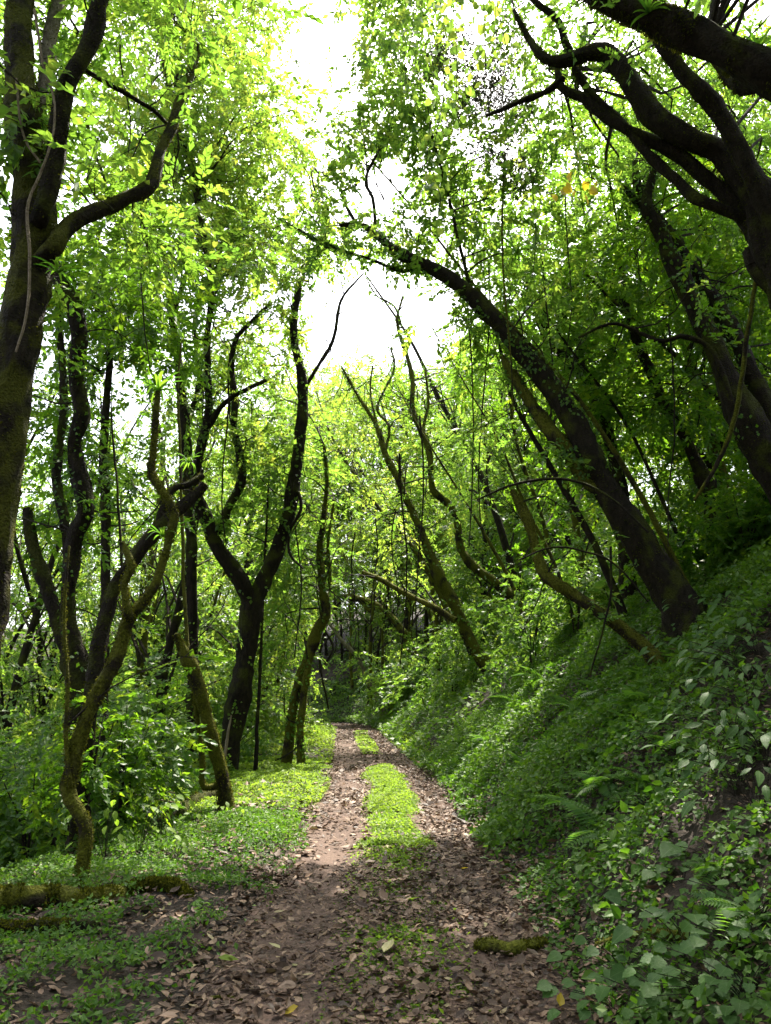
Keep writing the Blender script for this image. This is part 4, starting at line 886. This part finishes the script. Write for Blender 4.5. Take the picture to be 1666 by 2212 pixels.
hanging_vine('vine with a few big yellow leaves against the dark wood', 1262, 335, 1255, 420, 7.4, 11, 'yellow', .11)
hanging_vine('row of pale green round leaves dangling left of the forked tree limb', 365, 505, 450, 520, 8, 7, 'gold', .11, .2)
# dark tangle of dead creeper
c0 = at(1030, 150, 11); mb = MB(); root = thing('dead_creeper', 'dark tangle of dead creeper hanging high in the gap between the crowns', 'creeper', c0)
for (px, py, r, n) in [(1060, 180, .55, 150), (980, 110, .5, 90), (1000, 235, .5, 90), (1110, 250, .5, 90), (1090, 90, .5, 60), (930, 150, .4, 40), (1120, 380, .45, 60), (1060, 330, .4, 50)]:
    c = at(px, py, 11+rng.uniform(-.4, .6))
    for q in blob_pts(c, r, n, 1.0): branchlet(mb, q, q+rng.normal(0, .22, 3)+np.array([0, 0, -.12]), .006, 0, .3, 3, 5)
    C = blob_pts(c, r*1.1, n*20); m = len(C); leaves(mb, C, rand_dirs(m), rand_dirs(m), rng.uniform(.03, .075, m), rng.random(m), LEAF4, .8, 1)
mb.obj('tangle', [M['twig'], M['deadtwig']], root, c0)

# ------------------------------------------------------------------ leafy plants and ferns on the bank, leaf by leaf
def outline_leaf(kind, prof, mat, fold=.12, bend=.18, seed=0):
    """prof: half widths along the leaf; returns a mesh of unit length with a midrib fold"""
    k = len(prof); t = np.linspace(0, 1, k); z = -bend*t*t
    mid = np.stack([0*t, t, z], 1); w = np.array(prof)
    Lf = np.stack([-w, t, z+fold*w], 1); Rt = np.stack([w, t, z+fold*w], 1)
    V = np.concatenate([Lf, mid, Rt]); Fq = []
    for i in range(k-1): Fq += [[i, k+i, k+i+1, i+1], [k+i, 2*k+i, 2*k+i+1, k+i+1]]
    return mesh_from(kind, V, [np.array(Fq)], mat, rnd=np.full(len(Fq), seed), smooth=True)
LANCE = [outline_leaf('leaf', [0.004, .10, .17, .20, .19, .15, .09, .004], M['broad'], .15, b, s) for b, s in ((.15, .1), (.3, .35), (.45, .6))]
HEART = [outline_leaf('leaf', [.15, .40, .46, .43, .36, .26, .14, .006], M['broad'], .12, b, s) for b, s in ((.1, .05), (.22, .25), (.3, .5))]
SCAL = [outline_leaf('leaf', [.10, .42, .36, .50, .40, .46, .30, .30, .10, .004], M['broad'], .15, b, s) for b, s in ((.1, .1), (.2, .35), (.25, .55))]
PALE = [outline_leaf('leaf', [0.004, .12, .2, .24, .22, .17, .1, .004], M['grass'], .15, b, s) for b, s in ((.15, .3), (.3, .6))]
def leafy_plant(label, px, py, kind, n, size, height, group, name='leafy_plant', spread=.35, face=(-.5, -.7), drop=0):
    base = ray_ground(px, py); base = np.array([base[0], base[1], float(ground(base[0], base[1]))-.02]); root = thing(name, label, 'plant', base, group)
    st = MB()
    for i in range(n):
        a = rng.uniform(0, 6.28); r = spread*math.sqrt(rng.random()); h = height*rng.uniform(.35, 1)
        tip = np.array([math.cos(a)*r, math.sin(a)*r, h]); gz = float(ground(base[0]+tip[0], base[1]+tip[1]))-base[2]; tip[2] = max(tip[2], gz+.03)
        P = spline(np.array([[0, 0, 0], tip*np.array([.35, .35, .7]), tip]), 6); tube(st, P, np.full(6, .002+.003*size), 4, 0, cap=False)
        d = norm(np.array([math.cos(a)+face[0], math.sin(a)+face[1], rng.normal(-.25-drop, .25)])); nr = norm(np.array([face[0]*.5+rng.normal(0, .3), face[1]*.5+rng.normal(0, .3), 1.0]))
        x = norm(np.cross(d, nr)); z = np.cross(x, d); s = size*rng.uniform(.65, 1.2)
        o = bpy.data.objects.new('leaf', kind[int(rng.integers(len(kind)))]); link(o, root)
        o.matrix_local = Matrix(((x[0]*s, d[0]*s, z[0]*s, tip[0]), (x[1]*s, d[1]*s, z[1]*s, tip[1]), (x[2]*s, d[2]*s, z[2]*s, tip[2]), (0, 0, 0, 1)))
    st.obj('stem', M['twig'], root)
    return root
gb = 'broad-leaved plants on the bank'
leafy_plant('big round-leaved plant at the bank foot, its leaves overlapping and torn', 1490, 2080, HEART, 11, .12, .28, gb)
leafy_plant('broad-leaved plant with one pale holed leaf, in the dark hollow of the bank', 1535, 1870, HEART, 6, .13, .20, gb)
leafy_plant('broad-leaved plant on dark soil just left of the hollow', 1475, 1905, HEART, 6, .12, .18, gb)
leafy_plant('light green plant spilling over the track edge at the bank foot', 1350, 2110, HEART, 14, .085, .18, gb)
leafy_plant('scalloped-leaf plant at the very corner of the bank', 1620, 2180, SCAL, 33, .078, .22, gb)
leafy_plant('scalloped-leaf plant just above the corner one', 1600, 2080, SCAL, 33, .078, .22, gb)
leafy_plant('scalloped-leaf plant between the track edge and the corner', 1440, 2190, SCAL, 33, .078, .18, gb)
leafy_plant('low scalloped-leaf plant spreading onto the litter at the picture bottom', 1345, 2200, SCAL, 21, .078, .14, gb)
leafy_plant('scalloped-leaf plant at the picture edge above the reddish stub', 1640, 2000, SCAL, 24, .078, .22, gb)
leafy_plant('scalloped-leaf plant in the middle of the corner patch', 1530, 2170, SCAL, 33, .078, .2, gb)
gl = 'long-leaved plants hanging over the bank edge'
rowp = []
for i, (px, py, n, sz) in enumerate([(1600, 1330, 20, .20), (1640, 1420, 20, .20), (1560, 1400, 18, .19), (1500, 1440, 18, .18), (1620, 1540, 18, .18), (1650, 1250, 20, .22), (1550, 1500, 14, .17), (1470, 1390, 14, .16), (1590, 1620, 18, .15), (1655, 1660, 18, .16), (1530, 1340, 22, .19), (1620, 1470, 22, .19), (1510, 1560, 16, .15), (1660, 1360, 24, .21), (1580, 1450, 20, .18), (1640, 1760, 18, .15), (1590, 1720, 16, .14), (1540, 1660, 14, .13)]):
    rowp.append(leafy_plant('plant', px, py, LANCE, int(n*1.3), sz*.85, .34, gl, drop=.25, spread=.55))
plant_row(rowp, 'spilling over the shaded upper bank', noun='long-leaved plant'); rowp = []
gw = 'leafy herbs under the trees'
for i, (px, py, n, sz) in enumerate([(60, 1880, 16, .13), (120, 1850, 16, .14), (225, 1870, 14, .12), (300, 1850, 14, .11), (25, 1820, 16, .14), (90, 1790, 16, .13), (350, 1820, 12, .11), (250, 1800, 14, .12)]):
    rowp.append(leafy_plant('plant', px, py, PALE, n, sz, .6, gw, face=(0, -.6), drop=.1))
plant_row(rowp, 'behind the long mossy log', noun='leafy herb'); rowp = []
for i, (px, py) in enumerate([(420, 1790), (470, 1770), (560, 1730), (600, 1760), (520, 1790), (380, 1870), (620, 1690), (655, 1720)]):
    rowp.append(leafy_plant('plant', px, py, PALE, 10, .10, .28, 'small herbs on the verge', face=(0, -.5), spread=.18))
plant_row(rowp, 'by the broken mossy trunk', noun='small pale herb')
# ferns
def frond_mesh(L, k, droop):
    t = np.linspace(.1, 1, k); pos = np.stack([t*L, 0*t, L*(.55*t-droop*t*t)], 1); mb = MB(); sz = L*.30*np.sin(np.pi*np.clip(t*.8+.18, 0, 1))
    for sg in (-1, 1):
        d = np.stack([np.full(k, .45), np.full(k, sg*1.), np.full(k, -.15)], 1); leaves(mb, pos, d, np.tile([0, 0, 1.], (k, 1)), sz, rng.random(k), LEAF4, .55)
    tube(mb, pos, np.linspace(.005, .0015, k), 4, 0, 0, False); return mb.mesh('frond', [M['fern']])
FR = [frond_mesh(1.0, 17, d) for d in (.45, .65, .9)]
for i, (px, py, sz, where) in enumerate([(1560, 1885, .30, 'by the holed pale leaf in the bank hollow'), (1310, 1690, .40, 'half way along the bank above the track'), (1210, 1640, .45, 'on the bank below the kinked bare trunk'), (1400, 1700, .38, 'on the bank above the dark soil patch'),
        (1630, 1980, .34, 'yellow-green at the picture edge above the scalloped leaves'), (1180, 1470, .7, 'pale and feathery beneath the zigzag tree'), (1120, 1520, .7, 'pale on the bank beside the slanting tree foot'), (300, 1760, .55, 'spreading behind the slim mossy tree'), (390, 1745, .5, 'just left of the leaning rotten log'),
        (1060, 1600, .5, 'low on the sunny bank near the track'), (1640, 1590, .4, 'at the picture edge under the long-leaved plants'), (1480, 1610, .4, 'in the deep shade of the upper bank'), (1250, 1540, .5, 'under the leaning bare trunk on the bank'), (340, 1690, .6, 'in the shade behind the leaning rotten log'), (980, 1560, .6, 'on the bank near the far track'), (1360, 1590, .42, 'beside the dark hollow higher on the bank')]):
    b = ray_ground(px, py); root = thing('fern', f'feathery fern {where}', 'fern', (b[0], b[1], float(ground(b[0], b[1]))-.01), 'ferns')
    for k in range(8):
        o = bpy.data.objects.new('frond', FR[k % 3]); link(o, root); s = sz*rng.uniform(.75, 1.15); o.scale = (s, s, s); o.rotation_euler = (rng.normal(0, .15), rng.normal(-.1, .2), k*.785+rng.normal(0, .2))

extra = []
for q in range(16):
    y = rng.uniform(6, 17); s = rng.uniform(1.3, 4.6); x = s+float(track(y)); sz = rng.uniform(.3, .55)
    root = thing('fern', 'fern', 'fern', (x, y, float(ground(x, y))-.01)); extra.append(root)
    for k in range(7):
        o = bpy.data.objects.new('frond', FR[k % 3]); link(o, root); s_ = sz*rng.uniform(.75, 1.15); o.scale = (s_,)*3; o.rotation_euler = (rng.normal(0, .15), rng.normal(-.1, .2), k*.9+rng.normal(0, .2))
plant_row(extra, 'in the creepers of the bank', noun='small fern')

# ------------------------------------------------------------------ single fallen leaves that stand out
def dry_leaf_mesh(seed, mat, wide, curl):
    mb = MB(); V, Fc = LEAF8; V = V.copy(); V[:, 0] *= wide; V[:, 2] += curl*(V[:, 1]-.45)**2+curl*1.2*V[:, 0]**2
    mb.add(V, Fc, 0, np.full(len(Fc), seed)); return mb.mesh('fallen_leaf', [mat])
BROWN = [dry_leaf_mesh(s, M['litter'], w, c) for s, w, c in ((.35, 1.1, .5), (.5, .9, .8), (.6, 1.2, .3), (.72, 1.0, -.3), (.8, 1.3, .6), (.9, .8, .4))]
def drop(label, cat, mesh, x, y, size, group=None, flat=.3):
    o = bpy.data.objects.new('fallen_leaf', mesh); link(o); o.location = (x, y, float(ground(x, y))+.035)
    o.rotation_euler = (rng.normal(0, flat), rng.normal(0, flat), rng.uniform(0, 6.28)); o.scale = (size,)*3; return tag(o, label, cat, group)
GREENL = [dry_leaf_mesh(.9, M['litter'], 1.1, .4), dry_leaf_mesh(.94, M['litter'], 1.0, .3), dry_leaf_mesh(.7, M['grass'], 1.0, .3), dry_leaf_mesh(.5, M['yellow'], 1.2, .4)]
for lab, px, py, k, sz in [('large pale green fallen leaf in the weedy middle of the near track', 830, 2075, 1, .15), ('curved pale leaf in the left wheel track near the bottom', 580, 2112, 0, .15), ('small yellow fallen leaf at the picture bottom left of the track middle', 645, 2195, 3, .09), ('fresh green fallen leaf right of the left wheel track', 785, 2045, 2, .12),
        ('pale green leaf on the bare soil of the left wheel track', 605, 2065, 1, .10), ('yellow leaf on the right wheel track before the sunlit patch', 1012, 1884, 3, .08), ('small yellow-green leaf on the weeds of the middle strip', 880, 1955, 2, .10), ('long green fallen leaf on the left litter edge', 470, 2085, 2, .13), ('pale upright leaf at the foot of the bank near the bottom', 1275, 2170, 1, .11), ('small yellow leaf in the litter at the bank foot, near the picture bottom', 1210, 2195, 3, .08)]:
    b = ray_ground(px, py); drop(lab, 'leaf', GREENL[k], b[0], b[1], sz)
n = 0
while n < 130:
    y = rng.uniform(3.2, 6.5); s = rng.uniform(-1.3, 1.35) if n < 95 else rng.uniform(-2.8, -1.2); x = s+float(track(y))
    if math.exp(-((s+.6)/.27)**2)*rng.random() > .35: continue
    drop('curled brown dead leaf on top of the leaf litter of the near track' if n < 95 else 'curled brown dead leaf among the weeds left of the near track', 'leaf', BROWN[n % 6], x, y, rng.uniform(.05, .095), 'brown leaves on the near track' if n < 95 else 'brown leaves among the left weeds'); n += 1
